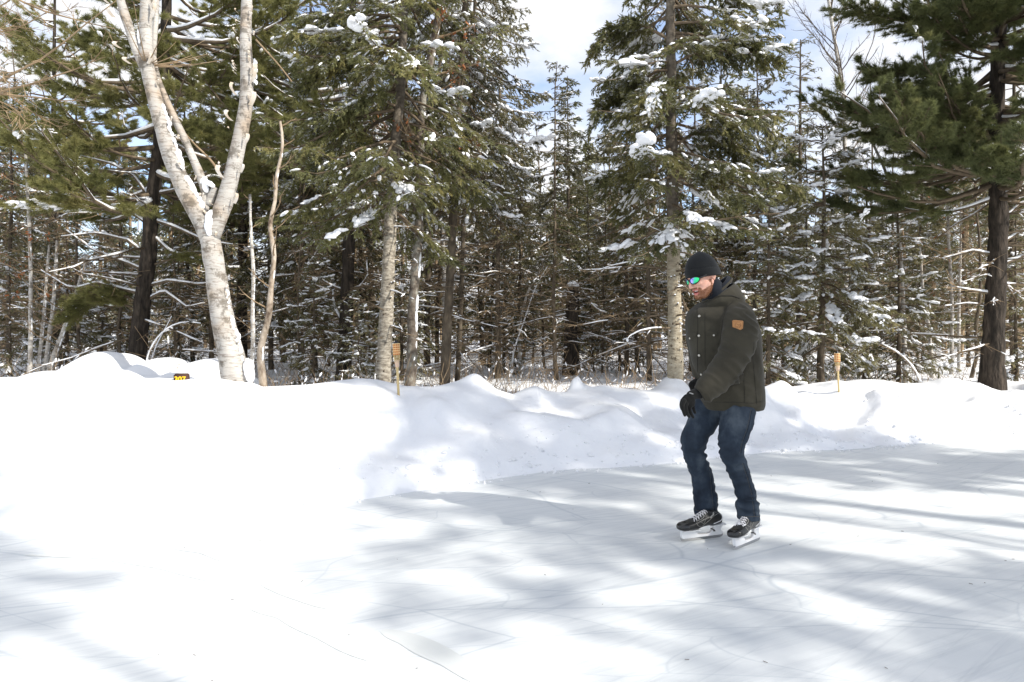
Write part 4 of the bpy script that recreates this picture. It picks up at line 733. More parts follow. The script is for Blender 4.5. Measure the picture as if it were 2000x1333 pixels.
MID = [
 ('full', 7, 1005, 15.2, .3, .62, 'drooping spruce green to eye level, left of the bending birch'),
 ('full', 8, 1160, 15.8, 1.3, .60, 'drooping spruce between the snapped dead trunk and the thin twiggy spruce'),
 ('full', 7, 1245, 15.0, 2.3, .80, 'drooping spruce behind the thin brown trunk left of the pale one'),
 ('full', 8, 1350, 16.0, 3.3, .90, 'drooping spruce behind the pale trunk and the hat of the skater'),
 ('full', 7, 1445, 14.6, 4.3, .72, 'drooping spruce above the jacket hood of the skater'),
 ('full', 8, 1650, 15.5, 5.3, .62, 'drooping spruce just right of the right torch'),
 ('full', 7, 1790, 15.2, .8, .60, 'drooping spruce behind the leaning pale stem at the right'),
 ('full', 8, 1895, 16.5, 1.8, .80, 'drooping spruce filling the space left of the dark pine'),
 ('full', 7, 640, 16.5, 2.8, 1.0, 'drooping spruce behind the dark curved limb pine'),
 ('full', 8, 590, 14.2, 3.8, .80, 'drooping spruce right of the wavy sapling'),
 ('full', 7, 710, 14.5, 4.8, .95, 'drooping spruce left of the thick grey fir trunk'),
 ('full', 8, 850, 17.5, 5.8, 1.0, 'drooping spruce seen between the lichen trunk and the slim spruces'),
 ('full', 7, 955, 15.8, 1.1, .80, 'drooping spruce right of the slender spruce at the gap edge'),
 ('full', 8, 380, 17.5, 2.1, .95, 'drooping spruce seen between white pine and the birch trunk'),
 ('full', 7, 120, 16.5, 3.1, .78, 'drooping spruce behind the left cluster of white stems'),
 ('full', 8, -10, 15.5, 4.1, .80, 'drooping spruce cut by the left edge'),
 ('full', 7, 530, 15.8, 5.1, .95, 'drooping spruce filling in behind the wavy sapling'),  # kind, seed, px, distance, rotation, scale, label
 ('tall', 1, 975, 13.2, .3, .85, 'dead twigged spruce behind the snow lump left of the middle'),
 ('tall', 2, 1088, 12.6, 1.9, .62, 'thin dark spruce trunk beside the snapped dead trunk'),
 ('tall', 1, 1225, 13.5, 4.0, .72, 'thin twiggy spruce a little left of the tree group behind the skater'),
 ('tall', 2, 1398, 14.0, 2.2, .78, 'spruce trunk right behind the black hat of the skater'),
 ('tall', 1, 1480, 13.2, 5.1, .70, 'twiggy spruce just right of the hood of the skater'),
 ('tall', 2, 945, 17.5, .9, .95, 'distant spruce seen over the snow lump left of the middle'),
 ('tall', 1, 1165, 18.5, 2.8, .60, 'distant low spruce under the right side of the sky gap'),
 ('tall', 2, 1040, 19.5, 5.6, .50, 'distant short spruce right under the middle of the sky gap'),
 ('tall', 1, 610, 15.0, 3.6, 1.1, 'dense spruce between the wavy sapling and the dark pine with curved limbs'),
 ('tall', 2, 555, 18.0, 1.2, 1.2, 'tall spruce far behind the wavy sapling'),
 ('tall', 1, 410, 15.5, 2.0, .80, 'dark spruce trunk seen close to the left of the birch base'),
 ('tall', 2, 195, 17.5, 4.4, .62, 'spruce with dead twigs left of the big white pine trunk'),
 ('tall', 1, 20, 14.0, .8, .72, 'spruce with brown dead twigs at the left edge'),
 ('tall', 2, 1530, 17.0, .2, .62, 'spruce left of the right torch behind the dark fir'),
 ('tall', 1, 1800, 17.0, 2.5, .60, 'twiggy spruce among the pale stems at the right'),
 ('tall', 2, 1985, 14.5, 1.4, .95, 'dark spruce behind the right edge pine'),
 ('tall', 1, 730, 16.5, 5.0, 1.15, 'dense dark spruce behind the thick grey fir trunk'),
 ('tall', 2, 835, 14.6, 3.1, 1.05, 'spruce filling the gap right of the crooked lichen trunk'),
 ('young', 3, 612, 11.5, 0, .62, 'small snow dusted fir left of the foot of the dark curved limb pine'),
 ('young', 4, 700, 10.6, 2, .42, 'knee high green fir tip with snow right of the dark pine foot'),
 ('young', 3, 130, 14.5, 1, .85, 'young snowy fir behind the leaning stem of the left cluster'),
 ('young', 4, 350, 15.5, 3, .75, 'young snowy fir between big white pine and birch base'),
 ('young', 3, 985, 14.0, 4, .52, 'little bluish fir behind the middle of the bank'),
 ('young', 4, 1130, 15.5, 1.2, .62, 'little fir behind the pointed snow lump'),
 ('young', 3, 1500, 11.0, 5, .88, 'snowy young fir right behind the back of the skater'),
 ('young', 4, 1755, 12.3, .5, .92, 'snowy young fir beside the curving grey birch'),
 ('young', 3, 1985, 12.5, 2.2, .80, 'young snowy fir at the foot of the right edge pine'),
 ('young', 4, 785, 13.2, 4.2, .80, 'young snowy fir behind the gap between fir trunk and lichen trunk'),
 ('young', 3, 20, 12.0, 2.6, .60, 'young snowy fir low at the left edge'),
 ('young', 4, 1210, 16.5, .8, .90, 'snow flecked young fir left of the pale trunk'),
 ('young', 3, 235, 16.0, 3.3, .95, 'green young fir left of the big white pine trunk'),
 ('pole', 5, 1060, 16.5, 0, .75, 'leafless brown pole right of the bending birch'),
 ('pole', 6, 1180, 14.5, 2, .58, 'leafless pole left of the thin twiggy spruce'),
 ('pole', 5, 940, 20, 3, .80, 'leafless pole far behind the slim spruces'),
 ('pole', 6, 1425, 17, 4, .85, 'leafless pole above the hood of the skater'),
 ('pole', 5, 1905, 14, 1, .80, 'leafless pole touching the left side of the dark pine trunk'),
 ('pole', 6, 150, 14, 5, .85, 'leafless tree with fine twigs left of the big white pine'),
 ('pole', 5, 230, 14.6, 2.1, .85, 'leafless tree with fine twigs nearest the big white pine trunk'),
 ('pole', 6, 340, 13, .4, .55, 'small leafless tree between the white pine and the birch'),
 ('pole', 5, 585, 11.8, 4.5, .55, 'small leafless tree right of the wavy sapling'),
 ('pole', 6, 1700, 16.5, 1.7, .90, 'leafless tree below the bare birch in the right sky gap'),
 ('pole', 5, 1745, 19.5, 3.9, .95, 'leafless tree left of the big dark pine crown'),
 ('pole', 6, 1575, 13.0, .9, .62, 'leafless sapling left of the right torch'),
 ('pole', 5, -20, 13.0, 5.2, .80, 'leafless tree cut by the left edge'),
]
for k, s, px, Y, rot, sc, lab in MID:
    stand((k, s), {'tall': 'spruce_tree', 'full': 'spruce_tree', 'young': 'young_fir', 'pole': 'bare_tree'}[k], px, Y, rot, sc, lab, {'tall': 'spruces in the wood', 'full': 'spruces in the wood', 'young': 'young firs in the wood', 'pole': 'leafless trees in the wood'}[k])
# far-off wood: one mass behind everything
def far_wood():
    rng = np.random.default_rng(200); wood, fol, sn = Acc(), Acc(), Acc()
    for i in range(260):
        Y = rng.uniform(21, 46); px = rng.uniform(-350, 2350); x = (px-1000)/F*Y; b = np.array([x, Y, gz(x, Y)-.1])
        g = 1.0
        for c_, w_ in ((1085, 110), (1700, 120), (200, 90)): g = min(g, .42+.58*min(1, abs(px-c_)/w_/1.2))
        h = rng.uniform(5.5, 9.0)*(.75+.25*g); C = np.array([[0, 0, 0], [rng.normal(0, .1), 0, h/2], [0, 0, h]])+b
        wood.add(*tubes(C, np.array([[.09, .06, .01]]), 6, False))
        if rng.random() < .18: continue
        n = 34; zs = b[2]+h*rng.uniform(.08, 1, n)**.9; Ln = (1.7*(1-(zs-b[2])/h)+.2)*rng.uniform(.6, 1.1, n); az = rng.uniform(0, 6.28, n); t = np.linspace(0, 1, 4)[None, :, None]
        B = trunk_at(C, zs)[:, None]+np.stack([np.cos(az), np.sin(az), az*0], 1)[:, None]*t*Ln[:, None, None]; B[..., 2] -= .3*t[..., 0]**1.5*Ln[:, None]
        wood.add(*tubes(B, np.full((n, 4), .014), 3, False)); k = 1500; bi = rng.integers(0, n, k); p, tg = ev(B, bi, rng.uniform(.1, 1, k)**.8); p = p+rng.normal(0, .11, (k, 3))*[1, 1, .5]
        fol.add(*needles(p, tg+rng.normal(0, .5, (k, 3))+[0, 0, -.3], rng.uniform(.1, .22, k), rng, k=3, w=.028, nl=.07))
        k = 80; bi = rng.integers(0, n, k); p, tg = ev(B, bi, rng.uniform(.3, 1, k)); s4 = rng.uniform(.03, .08, k); sn.add(*blobs(p+rng.normal(0, .12, (k, 3)), tg, np.stack([s4*1.8, s4, s4*.5], 1), rng, 0, .2))
    # a tangle of twigs and brush at eye level
    n = 9000; Y = rng.uniform(15, 40, n); px = rng.uniform(-250, 2250, n); x = (px-1000)/F*Y; z = ground_z(x, Y)+rng.uniform(0, 1, n)**1.3*2.6; d = nrm(rng.normal(0, 1, (n, 3))*[1, 1, .55]); L_ = rng.uniform(.3, 1.5, n); u = np.linspace(0, 1, 4)[None, :, None]
    S = np.stack([x, Y, z], 1)[:, None]+d[:, None]*u*L_[:, None, None]+np.cumsum(rng.normal(0, .05, (n, 4, 3)), 1); wood.add(*tubes(S, np.full((n, 4), .008)*np.linspace(1, .4, 4), 3, False))
    k = np.where((np.abs(d[:, 2]) < .45) & (rng.random(n) < .2))[0]; S2 = S[k]; S2[..., 2] += .010; sn.add(*tubes(S2, np.full((len(k), 4), .011)*np.linspace(1, .5, 4), 3, False))
    Vw, Fw = wood.cat(); Vf, Ff = fol.cat(); Vs, Fs = sn.cat(); allF = []; mi = []
    off = 0
    for V, Fl, m in ((Vw, Fw, 0), (Vf, Ff, 1), (Vs, Fs, 2)):
        for f in Fl: allF.append(f+off); mi.append(np.full(len(f), m))
        off += len(V)
    me = mk('far_wood', np.concatenate([Vw, Vf, Vs]), allF, False, np.concatenate(mi)); o = link('far_wood', me, None, [M['twig'], M['far_needle'], M['snow_load']])
    tag(o, 'far-off snowy wood of spruce and bare brush closing the view', 'wood', kind='stuff')
M['far_needle'] = noisemat('far_needle', [(0.3, (.11, .12, .07)), (0.5, (.18, .17, .09)), (0.7, (.28, .24, .13))], .35, rough=.7)
far_wood()
# brush just behind the bank
def brush():
    rng = np.random.default_rng(210); w, s = Acc(), Acc(); n = 2300; px = rng.uniform(-150, 2150, n); Y = rng.uniform(8.8, 14, n); x = (px-1000)/F*Y; ok = Y > yb(x)+3.0; x, Y = x[ok], Y[ok]; n = len(x)
    z = ground_z(x, Y)-.03; d = nrm(rng.normal(0, 1, (n, 3))*[.6, .6, .3]+[0, 0, .9]); L_ = rng.uniform(.2, .75, n); u = np.linspace(0, 1, 5)[None, :, None]
    S = np.stack([x, Y, z], 1)[:, None]+d[:, None]*u*L_[:, None, None]+np.cumsum(rng.normal(0, .03, (n, 5, 3)), 1)*u; w.add(*tubes(S, np.full((n, 5), .0045)*np.linspace(1, .4, 5), 3, False))
    k = rng.integers(0, n, 1200); c, tg = ev(S, k, rng.uniform(.3, 1, 1200)); s4 = rng.uniform(.008, .02, 1200); s.add(*blobs(c, tg, np.stack([s4*2.2, s4, s4*.8], 1), rng, 0))
    Vw, Fw = w.cat(); Vs, Fs = s.cat(); me = mk('brush', np.concatenate([Vw, Vs]), Fw+[f+len(Vw) for f in Fs], False, np.concatenate([np.full(sum(map(len, Fw)), 0), np.full(sum(map(len, Fs)), 1)]))
    tag(link('brush', me, None, [M['twig'], M['snow_load']]), 'tangle of leafless brown brush on the forest floor behind the bank', 'brush', kind='stuff')
brush()
# trees behind and to the right of the photographer: their shade falls on the ice
def shade_tree(x, y, sc, key, rot=0, label='', name='spruce_tree'):
    e = empty(name, (x, y, gz(x, y)-.1), label, 'tree', 'trees behind the photographer'); e.rotation_euler = (0, 0, rot); e.scale = sc if isinstance(sc, tuple) else (sc,)*3
    for part, me in meshes_of(key): o = bpy.data.objects.new(part, me); COL.objects.link(o); o.parent = e
SHADE = [(9.9, .7, 1.0, ('high', 9), 1.0), (8.8, -1.75, (1.12, 1.12, .92), ('tall', 2), 2.0), (6.95, -2.5, (.6, .6, 1.12), ('high', 9), 3.0), (8.6, .9, 1.15, ('pole', 5), .3), (10.6, 2.1, .8, ('high', 9), 4.0), (9.9, .1, 1.2, ('pole', 6), 5.0), (8.95, -.25, (.95, .95, .97), ('tall', 1), 5.5), (12.1, 2.4, .75, ('high', 9), 4.2), (9.4, -1.45, 1.2, ('full', 7), 2.2)]
for i, (x, y, s, k, r) in enumerate(SHADE):
    shade_tree(x, y, s, k, r, ('old spruce with long clear trunk beyond the right edge of the view', 'dense spruce right of the photographer, its shade on the near ice', 'slim old spruce just behind the right shoulder of the photographer', 'leafless tree nearest the ice beyond the right edge', 'slimmer old spruce beyond the right edge, towards the far bank', 'taller leafless tree behind the nearest leafless one', 'dense spruce right of the photographer whose shade covers the skater', 'smallest old spruce farthest to the right beside the rink', 'bushy spruce green to the ground, right of the photographer')[i], 'spruce_tree' if k[0] == 'tall' else 'bare_tree')
# ------------------------------------------------------------------ the skater
def fuse(name, parts, voxel, smooth=4, fac=.5):
    """join overlapping closed shapes into one continuous surface"""
    a = Acc()
    for V, Fs in parts: a.add(V, Fs)
    o = link('tmp', a.mesh(name)); r = o.modifiers.new('r', 'REMESH'); r.mode = 'VOXEL'; r.voxel_size = voxel; r.use_smooth_shade = True
    s = o.modifiers.new('s', 'SMOOTH'); s.factor = fac; s.iterations = smooth
    dg = bpy.context.evaluated_depsgraph_get(); dg.update(); me = bpy.data.meshes.new_from_object(o.evaluated_get(dg)); me.name = name
    bpy.data.objects.remove(o); return me
def getv(me): v = np.empty(len(me.vertices)*3, np.float32); me.vertices.foreach_get('co', v); return v.reshape(-1, 3).astype(float)
def getn(me): v = np.empty(len(me.vertices)*3, np.float32); me.vertices.foreach_get('normal', v); return v.reshape(-1, 3).astype(float)
def setv(me, v): me.vertices.foreach_set('co', v.astype(np.float32).ravel()); me.update()
def smooth_on(me): me.polygons.foreach_set('use_smooth', np.ones(len(me.polygons), bool)); me.update()
def rings(sec, sides=28, sub=5, ex=2.3):
    """closed body from silhouette sections (left px, left py, right px, right py, distance, half depth)"""
    s = np.array(sec, float); n = len(s); t = np.linspace(0, n-1, (n-1)*sub+1)
    def cr(c):                          # Catmull-Rom through the sections
        i = np.clip(t.astype(int), 0, n-2); f = t-i; g = lambda k: c[np.clip(i+k, 0, n-1)]
        return .5*(2*g(0)+(g(1)-g(-1))*f+(2*g(-1)-5*g(0)+4*g(1)-g(2))*f**2+(3*g(0)-3*g(1)+g(2)-g(-1))*f**3)
    s = np.stack([cr(s[:, k]) for k in range(6)], 1)
    V = []; a = np.linspace(0, 2*np.pi, sides, endpoint=False)
    for r in s:
        A = P(r[0], r[1], r[4]); B = P(r[2], r[3], r[4]); c = (A+B)/2; w = (B-A)/2; ca, sa = np.cos(a), np.sin(a)
        x = np.sign(ca)*np.abs(ca)**(2/ex); y = np.sign(sa)*np.abs(sa)**(2/ex)
        V.append(c+x[:, None]*w+y[:, None]*np.array([0.06, 1, 0])*r[5])
    m = len(V); V = np.concatenate(V+[[V[0].mean(0)], [V[-1].mean(0)]])
    i = np.arange(m-1)[:, None]*sides; q = np.arange(sides)[None]; q2 = (q+1) % sides
    Fq = np.stack(np.broadcast_arrays(i+q, i+q2, i+sides+q2, i+sides+q), -1).reshape(-1, 4); q = np.arange(sides); q2 = (q+1) % sides; e = m*sides
    return V, [Fq, np.stack([q2, q, q*0+e], 1), np.stack([(m-1)*sides+q, (m-1)*sides+q2, q*0+e+1], 1)]
def tube(pts, r, sides=14, sub=1):
    pts = np.array(pts, float); r = np.array(r, float)
    if sub > 1:
        n = len(pts); q = resample(pts, n*sub); d = np.concatenate([[0], np.cumsum(np.linalg.norm(np.diff(pts, axis=0), axis=1))]); r = np.interp(np.linspace(0, d[-1], n*sub), d, r); pts = q
        for _ in range(3): pts[1:-1] = .5*pts[1:-1]+.25*(pts[:-2]+pts[2:])
    # round ends
    a = nrm(pts[0]-pts[1]); b = nrm(pts[-1]-pts[-2])
    pts = np.concatenate([[pts[0]+a*r[0]*.8, pts[0]+a*r[0]*.5], pts, [pts[-1]+b*r[-1]*.5, pts[-1]+b*r[-1]*.8]]); r = np.concatenate([[r[0]*.35, r[0]*.85], r, [r[-1]*.85, r[-1]*.35]])
    return tubes(pts, r, sides)
def ball(c, S, R=None, lvl=3):
    v, f = ICO[lvl]; v = v*np.array(S)
    if R is not None: v = v@np.array(R).T
    return v+np.array(c), f
def fold_noise(v, freq, seed=0, stretch=(1, 1, 1)):
    st = np.array(stretch)
    return np.array([noise.noise(Vector(p*st*freq)+Vector((seed, seed*2.3, 0))) for p in v])
person = empty('person', tuple(P(1400, 1060, 4.34)*[1, 1, 0]), 'ice skater in black hat, mirrored sunglasses, dark olive jacket and blue jeans', 'person')
po = np.array(person.location)
def child(name, me, m, parent=person, **kw):
    if isinstance(me, Acc): me = me.mesh(name, kw.get('smooth', True))
    v = getv(me); setv(me, v-po); return link(name, me, parent, m if isinstance(m, (list, tuple)) else [m])
def cloth(name, col, col2, scale=60, bump=.25, rough=.9, weave=0, bd=.003, **kw):
    m = noisemat(name, [(0.35, col), (0.65, col2)], scale=6, rough=rough, spec=.15, bump=bump, bscale=scale, bdist=bd, **kw)
    m.node_tree.nodes['Principled BSDF'].inputs['Sheen Weight'].default_value = .08; return m
M['jacket'] = cloth('jacket', (.032, .029, .0215), (.045, .041, .030), 22, .45, bd=.006)
M['jacket_dark'] = mat('jacket_dark', (.020, .018, .014), .9)
M['fleece'] = cloth('fleece', (.006, .008, .012), (.012, .015, .022), 160, .7)
M['knit'] = cloth('knit', (.008, .009, .010), (.014, .015, .016), 190, .6, stretch=(1, 1, .35))
M['glove'] = cloth('glove', (.008, .008, .008), (.014, .014, .013), 90, .4)
M['jeans'] = noisemat('jeans', [(0.34, (.013, .019, .030)), (0.50, (.024, .035, .052)), (0.68, (.066, .084, .106))], 7, (1, 1, .6), .85, .2, bump=.35, bscale=120, bdist=.002, detail=6)
M['stitch'] = mat('stitch', (.10, .085, .06), .8)
M['seam'] = mat('seam', (.012, .018, .03), .9)
def skin_mat():
    m = noisemat('skin', [(0.3, (.56, .29, .22)), (0.7, (.66, .38, .29))], 12, rough=.48, spec=.4)
    b = m.node_tree.nodes['Principled BSDF']; b.inputs['Subsurface Weight'].default_value = .12; b.inputs['Subsurface Radius'].default_value = (.02, .008, .004); b.inputs['Subsurface Scale'].default_value = .3; return m
M['skin'] = skin_mat()
M['beard_skin'] = mat('beard_skin', (.42, .215, .14), .7); M['beard'] = mat('beard', (.26, .115, .052), .6); M['lips'] = mat('lips', (.50, .17, .15), .45); M['mouth'] = mat('mouth', (.12, .02, .02), .5); M['teeth'] = mat('teeth', (.75, .72, .66), .3)
# --- jeans
RL = [(1362, 772, 1432, 772, 4.47, .10), (1353, 792, 1424, 792, 4.46, .10), (1346, 812, 1411, 818, 4.44, .095), (1336, 838, 1397, 840, 4.42, .082), (1329, 858, 1385, 856, 4.40, .074), (1331, 878, 1378, 876, 4.41, .066), (1337, 898, 1382, 895, 4.42, .062),
      (1345, 920, 1388, 914, 4.44, .062), (1353, 946, 1396, 941, 4.455, .062), (1352, 958, 1399, 953, 4.46, .064), (1355, 968, 1399, 963, 4.46, .06), (1354, 980, 1402, 978, 4.46, .066), (1357, 992, 1402, 990, 4.455, .064), (1354, 1006, 1409, 1018, 4.445, .075)]
LL = [(1410, 772, 1474, 772, 4.35, .095), (1408, 800, 1475, 800, 4.32, .098), (1405, 830, 1470, 832, 4.28, .09), (1403, 862, 1459, 862, 4.24, .078), (1405, 884, 1452, 886, 4.23, .070), (1411, 900, 1457, 896, 4.24, .066), (1417, 916, 1461, 911, 4.255, .062),
      (1428, 938, 1467, 934, 4.28, .060), (1435, 955, 1473, 950, 4.295, .060), (1436, 968, 1476, 962, 4.30, .064), (1439, 976, 1476, 971, 4.31, .058), (1437, 988, 1482, 984, 4.315, .066), (1441, 1000, 1482, 998, 4.32, .062), (1440, 1013, 1485, 1015, 4.32, .068)]
me = fuse('jeans', [rings(RL), rings(LL), rings([(1388, 745, 1470, 745, 4.40, .12), (1384, 765, 1470, 765, 4.40, .12), (1382, 785, 1468, 786, 4.40, .12), (1390, 800, 1462, 802, 4.40, .10)])], .0075, 3)
v = getv(me); nn = getn(me); px = 1000+v[:, 0]/v[:, 1]*F; py = 640-(v[:, 2]-CAM_H)/v[:, 1]*F
f1 = fold_noise(v, 9, 1, (.8, .8, 2.3)); f2 = fold_noise(v, 20, 4, (.9, .9, 1.8)); amt = .006+.010*np.exp(-((py-985)/26)**2)+.008*np.exp(-((py-885)/18)**2)
setv(me, v+nn*((-np.abs(f1)*1.9+.35)*amt+f2*.0045)[:, None]); smooth_on(me); jeans = child('jeans', me, M['jeans']); 
dg = bpy.context.evaluated_depsgraph_get()
def bvh_of(me, off=po):
    v = getv(me)+off; return BVHTree.FromPolygons([Vector(p) for p in v], [tuple(p.vertices) for p in me.polygons])
EYE = Vector((0, 0, CAM_H))
def hit(bvh, px, py, off=.002):
    d = (Vector(P(px, py, 4.0))-EYE).normalized(); h = bvh.ray_cast(EYE, d)
    return None if h[0] is None else (np.array(h[0])+np.array(h[1])*off, np.array(h[1]))
def line_on(bvh, pts, r, off=.002, n=24, sides=4):
    pts = np.array(pts, float); d = np.concatenate([[0], np.cumsum(np.linalg.norm(np.diff(pts, axis=0), axis=1))]); t = np.linspace(0, d[-1], n)
    q = [hit(bvh, np.interp(x, d, pts[:, 0]), np.interp(x, d, pts[:, 1]), off) for x in t]; q = [h[0] for h in q if h is not None]
    q = [p for i, p in enumerate(q) if i == 0 or abs(p[1]-q[i-1][1]) < .06]
    return tubes(np.array(q), np.full(len(q), r), sides) if len(q) > 2 else None
jb = bvh_of(me); st = Acc(); sm_ = Acc()
for pts in ([(1469, 800), (1462, 835), (1452, 862), (1447, 885)], [(1452, 905), (1462, 935), (1470, 965), (1476, 1008)], [(1386, 880), (1388, 915), (1392, 960), (1397, 1008)]):
    r_ = line_on(jb, pts, .0013, .001)
    if r_: sm_.add(*r_)
    r_ = line_on(jb, [(a-2.4, b) for a, b in pts], .0006, .0012)
    if r_: st.add(*r_)
for c_, y0, y1, Yc in ((RL, 996, 1007, 4.45), (LL, 1009, 1009, 4.32)):
    a_ = c_[-1]; r_ = line_on(jb, [(a_[0]+2, y0), ((a_[0]+a_[2])/2, (y0+y1)/2+1), (a_[2]-2, y1)], .0010, .0012)
    if r_: st.add(*r_)
child('side_seam', sm_, M['seam'], jeans).location = (0, 0, 0); child('stitching', st, M['stitch'], jeans)
# --- jacket
T = [(1378, 799, 1490, 800, 4.40, .150), (1372, 788, 1493, 789, 4.40, .168), (1366, 770, 1493, 773, 4.40, .178), (1361, 745, 1492, 745, 4.40, .178), (1355, 715, 1490, 718, 4.40, .180), (1347, 685, 1488, 685, 4.40, .182), (1341, 655, 1485, 655, 4.40, .180), (1339, 632, 1479, 632, 4.40, .178),
     (1343, 613, 1466, 611, 4.40, .168), (1354, 600, 1452, 596, 4.41, .135), (1365, 592, 1442, 586, 4.41, .10)]
def z2p(x, y): return (1280+x/3.92, 480+y/3.92)
def zz(a, b, c, d, Y, r): return (*z2p(a, b), *z2p(c, d), Y, r)
LA = [zz(560, 430, 700, 440, 4.31, .05), zz(530, 480, 742, 490, 4.255, .075), zz(512, 560, 772, 560, 4.225, .088), zz(506, 650, 790, 640, 4.21, .088), zz(502, 735, 780, 740, 4.195, .084), zz(470, 820, 745, 840, 4.18, .080), zz(432, 895, 700, 925, 4.165, .076),
      zz(385, 955, 648, 1000, 4.15, .070), zz(345, 1005, 560, 1095, 4.13, .064), zz(318, 1045, 490, 1160, 4.12, .060), zz(304, 1078, 425, 1195, 4.11, .056), zz(306, 1095, 372, 1198, 4.105, .048)]
RA = [(1366, 612, 1400, 606, 4.50, .06), (1343, 630, 1385, 630, 4.55, .075), (1340, 660, 1380, 664, 4.56, .07), (1345, 695, 1380, 700, 4.52, .06), (1350, 722, 1378, 728, 4.45, .052), (1353, 738, 1374, 746, 4.40, .045)]
HD = [(1372, 593, 1432, 552, 4.37, .105), (1371, 597, 1441, 560, 4.37, .125), (1374, 602, 1448, 574, 4.38, .14), (1388, 607, 1454, 588, 4.39, .13), (1405, 612, 1446, 604, 4.40, .10)]
me = fuse('jacket', [rings(T, 36), rings(LA), rings(RA), rings(HD, 32)], .0075, 3)
v = getv(me); nn = getn(me); py = 640-(v[:, 2]-CAM_H)/v[:, 1]*F; px = 1000+v[:, 0]/v[:, 1]*F
near = np.clip((4.27-v[:, 1])/.06, 0, 1); f1 = fold_noise(v, 6.5, 7, (1, 1, .8)); f2 = fold_noise(v, 14, 3); ax = v@np.array([.62, 0, .78]); f3 = fold_noise(np.stack([ax*2.2, v[:, 1]*.6, (v@np.array([.78, 0, -.62]))*.7], 1), 9, 9)
setv(me, v+nn*((-np.abs(f1)*2.2+.4)*.004+f2*.003+(-np.abs(f3)*2+.3)*.013*near+near*0)[:, None]); 
# drop the opening of the hood inward
v = getv(me); c0 = P(1401, 569, 4.37); a1 = nrm(P(1432, 549, 4.37)-P(1371, 591, 4.37)); nrmv = nrm(np.cross(a1, np.array([0, 1., 0]))); nrmv = nrmv if nrmv[2] > 0 else -nrmv
d = v-c0; u_ = d@a1/.115; w_ = d[:, 1]/.092; h = d@nrmv; rr_ = np.sqrt(u_**2+w_**2); k = (rr_ < 1) & (h > -.03); v[k] -= nrmv*(np.clip(1-rr_[k], 0, .35)/.35*.075)[:, None]; setv(me, v); smooth_on(me)
fc = np.empty(len(me.polygons)*3, np.float32); me.polygons.foreach_get('center', fc); d = fc.reshape(-1, 3)-c0; rr2 = np.sqrt((d@a1/.118)**2+(d[:, 1]/.096)**2)
me.polygons.foreach_set('material_index', ((rr2 < 1.0) & (d@nrmv > -.10)).astype(np.int32))
jacket = child('jacket', me, [M['jacket'], M['fleece']]); jb = bvh_of(me)
def on_j(name, parts, m, parent=jacket, smooth=True):
    a = Acc()
    for r_ in parts:
        if r_ is not None: a.add(*r_)
    return child(name, a, m, parent, smooth=smooth)
# standing rim of the hood with fleece lining
ring = []; ringi = []; ba = np.array([0, 1., 0]); 
a_ = np.linspace(0, 2*np.pi, 40, endpoint=False); rim = c0+np.cos(a_)[:, None]*a1*.118+np.sin(a_)[:, None]*ba*.098+nrmv*(.004+.012*np.cos(a_)[:, None])
V, Fs = tubes(np.concatenate([rim, rim[:1]]), np.full(41, .0075), 10, False); child('hood_rim', Acc().add(V, Fs), M['jacket'], jacket)
inner = c0+np.cos(a_)[:, None]*a1*.104+np.sin(a_)[:, None]*ba*.086+nrmv*(.012+.020*np.cos(a_)[:, None]); V, Fs = tubes(np.concatenate([inner, inner[:1]]), np.full(41, .013), 10, False); child('hood_lining', Acc().add(V, Fs), M['fleece'], jacket)
# placket, seams, pocket flaps as raised strips; a dark tube imitates hood crease shade
for nm, pts, r_ in (('placket_seam', [(1362, 603), (1363, 640), (1362, 690), (1363, 728)], .0022), ('placket_seam', [(1377, 612), (1377, 660), (1377, 715)], .0018),
                    ('sleeve_seam', [(1434, 588), (1420, 600), (1412, 625), (1408, 660), (1402, 675)], .0022), ('hood_crease_shade', [(1374, 590), (1390, 583), (1410, 578), (1430, 578), (1444, 583)], .0045), ('back_seam', [(1473, 668), (1470, 700), (1474, 740), (1478, 790)], .0016), ('hem_seam', [(1395, 786), (1430, 786), (1470, 788), (1490, 784)], .0016), ('pocket_seam', [(1452, 730), (1454, 765), (1454, 787)], .0018)):
    r1_ = line_on(jb, pts, r_, .0005)
    if r1_: on_j(nm, [r1_], M['jacket_dark'])
def flap_on(pts, off=.005, n=10):
    """cloth flap: top edge and bottom edge as pixel pairs, laid on the jacket"""
    top, bot = pts; V = []
    for i in range(n):
        t = i/(n-1); a = np.array([np.interp(t, np.linspace(0, 1, len(top)), [p[k] for p in top]) for k in (0, 1)]); b = np.array([np.interp(t, np.linspace(0, 1, len(bot)), [p[k] for p in bot]) for k in (0, 1)])
        for s, o_ in ((0, .001), (.12, off), (.9, off), (1, .0005)):
            h_ = hit(jb, *(a*(1-s)+b*s), o_); V.append(h_[0] if h_ is not None else V[-1])
    V = np.array(V); i = np.arange(n-1)[:, None]*4; j = np.arange(3)[None]; return V, np.stack([i+j, i+j+1, i+j+5, i+j+4], -1).reshape(-1, 4)
on_j('pocket_flap', [flap_on(([(1343, 650), (1352, 650), (1361, 649)], [(1344, 662), (1350, 665), (1361, 658)]))], M['jacket'])
on_j('pocket_flap', [flap_on(([(1378, 645), (1388, 646), (1400, 648)], [(1378, 652), (1388, 658), (1400, 657)]))], M['jacket'])
on_j('pocket_flap', [flap_on(([(1430, 742), (1442, 734), (1452, 729)], [(1434, 752), (1444, 750), (1452, 744)]))], M['jacket'])
M['snap'] = mat('snap', (.45, .43, .38), .3, .5, Metallic=.9)
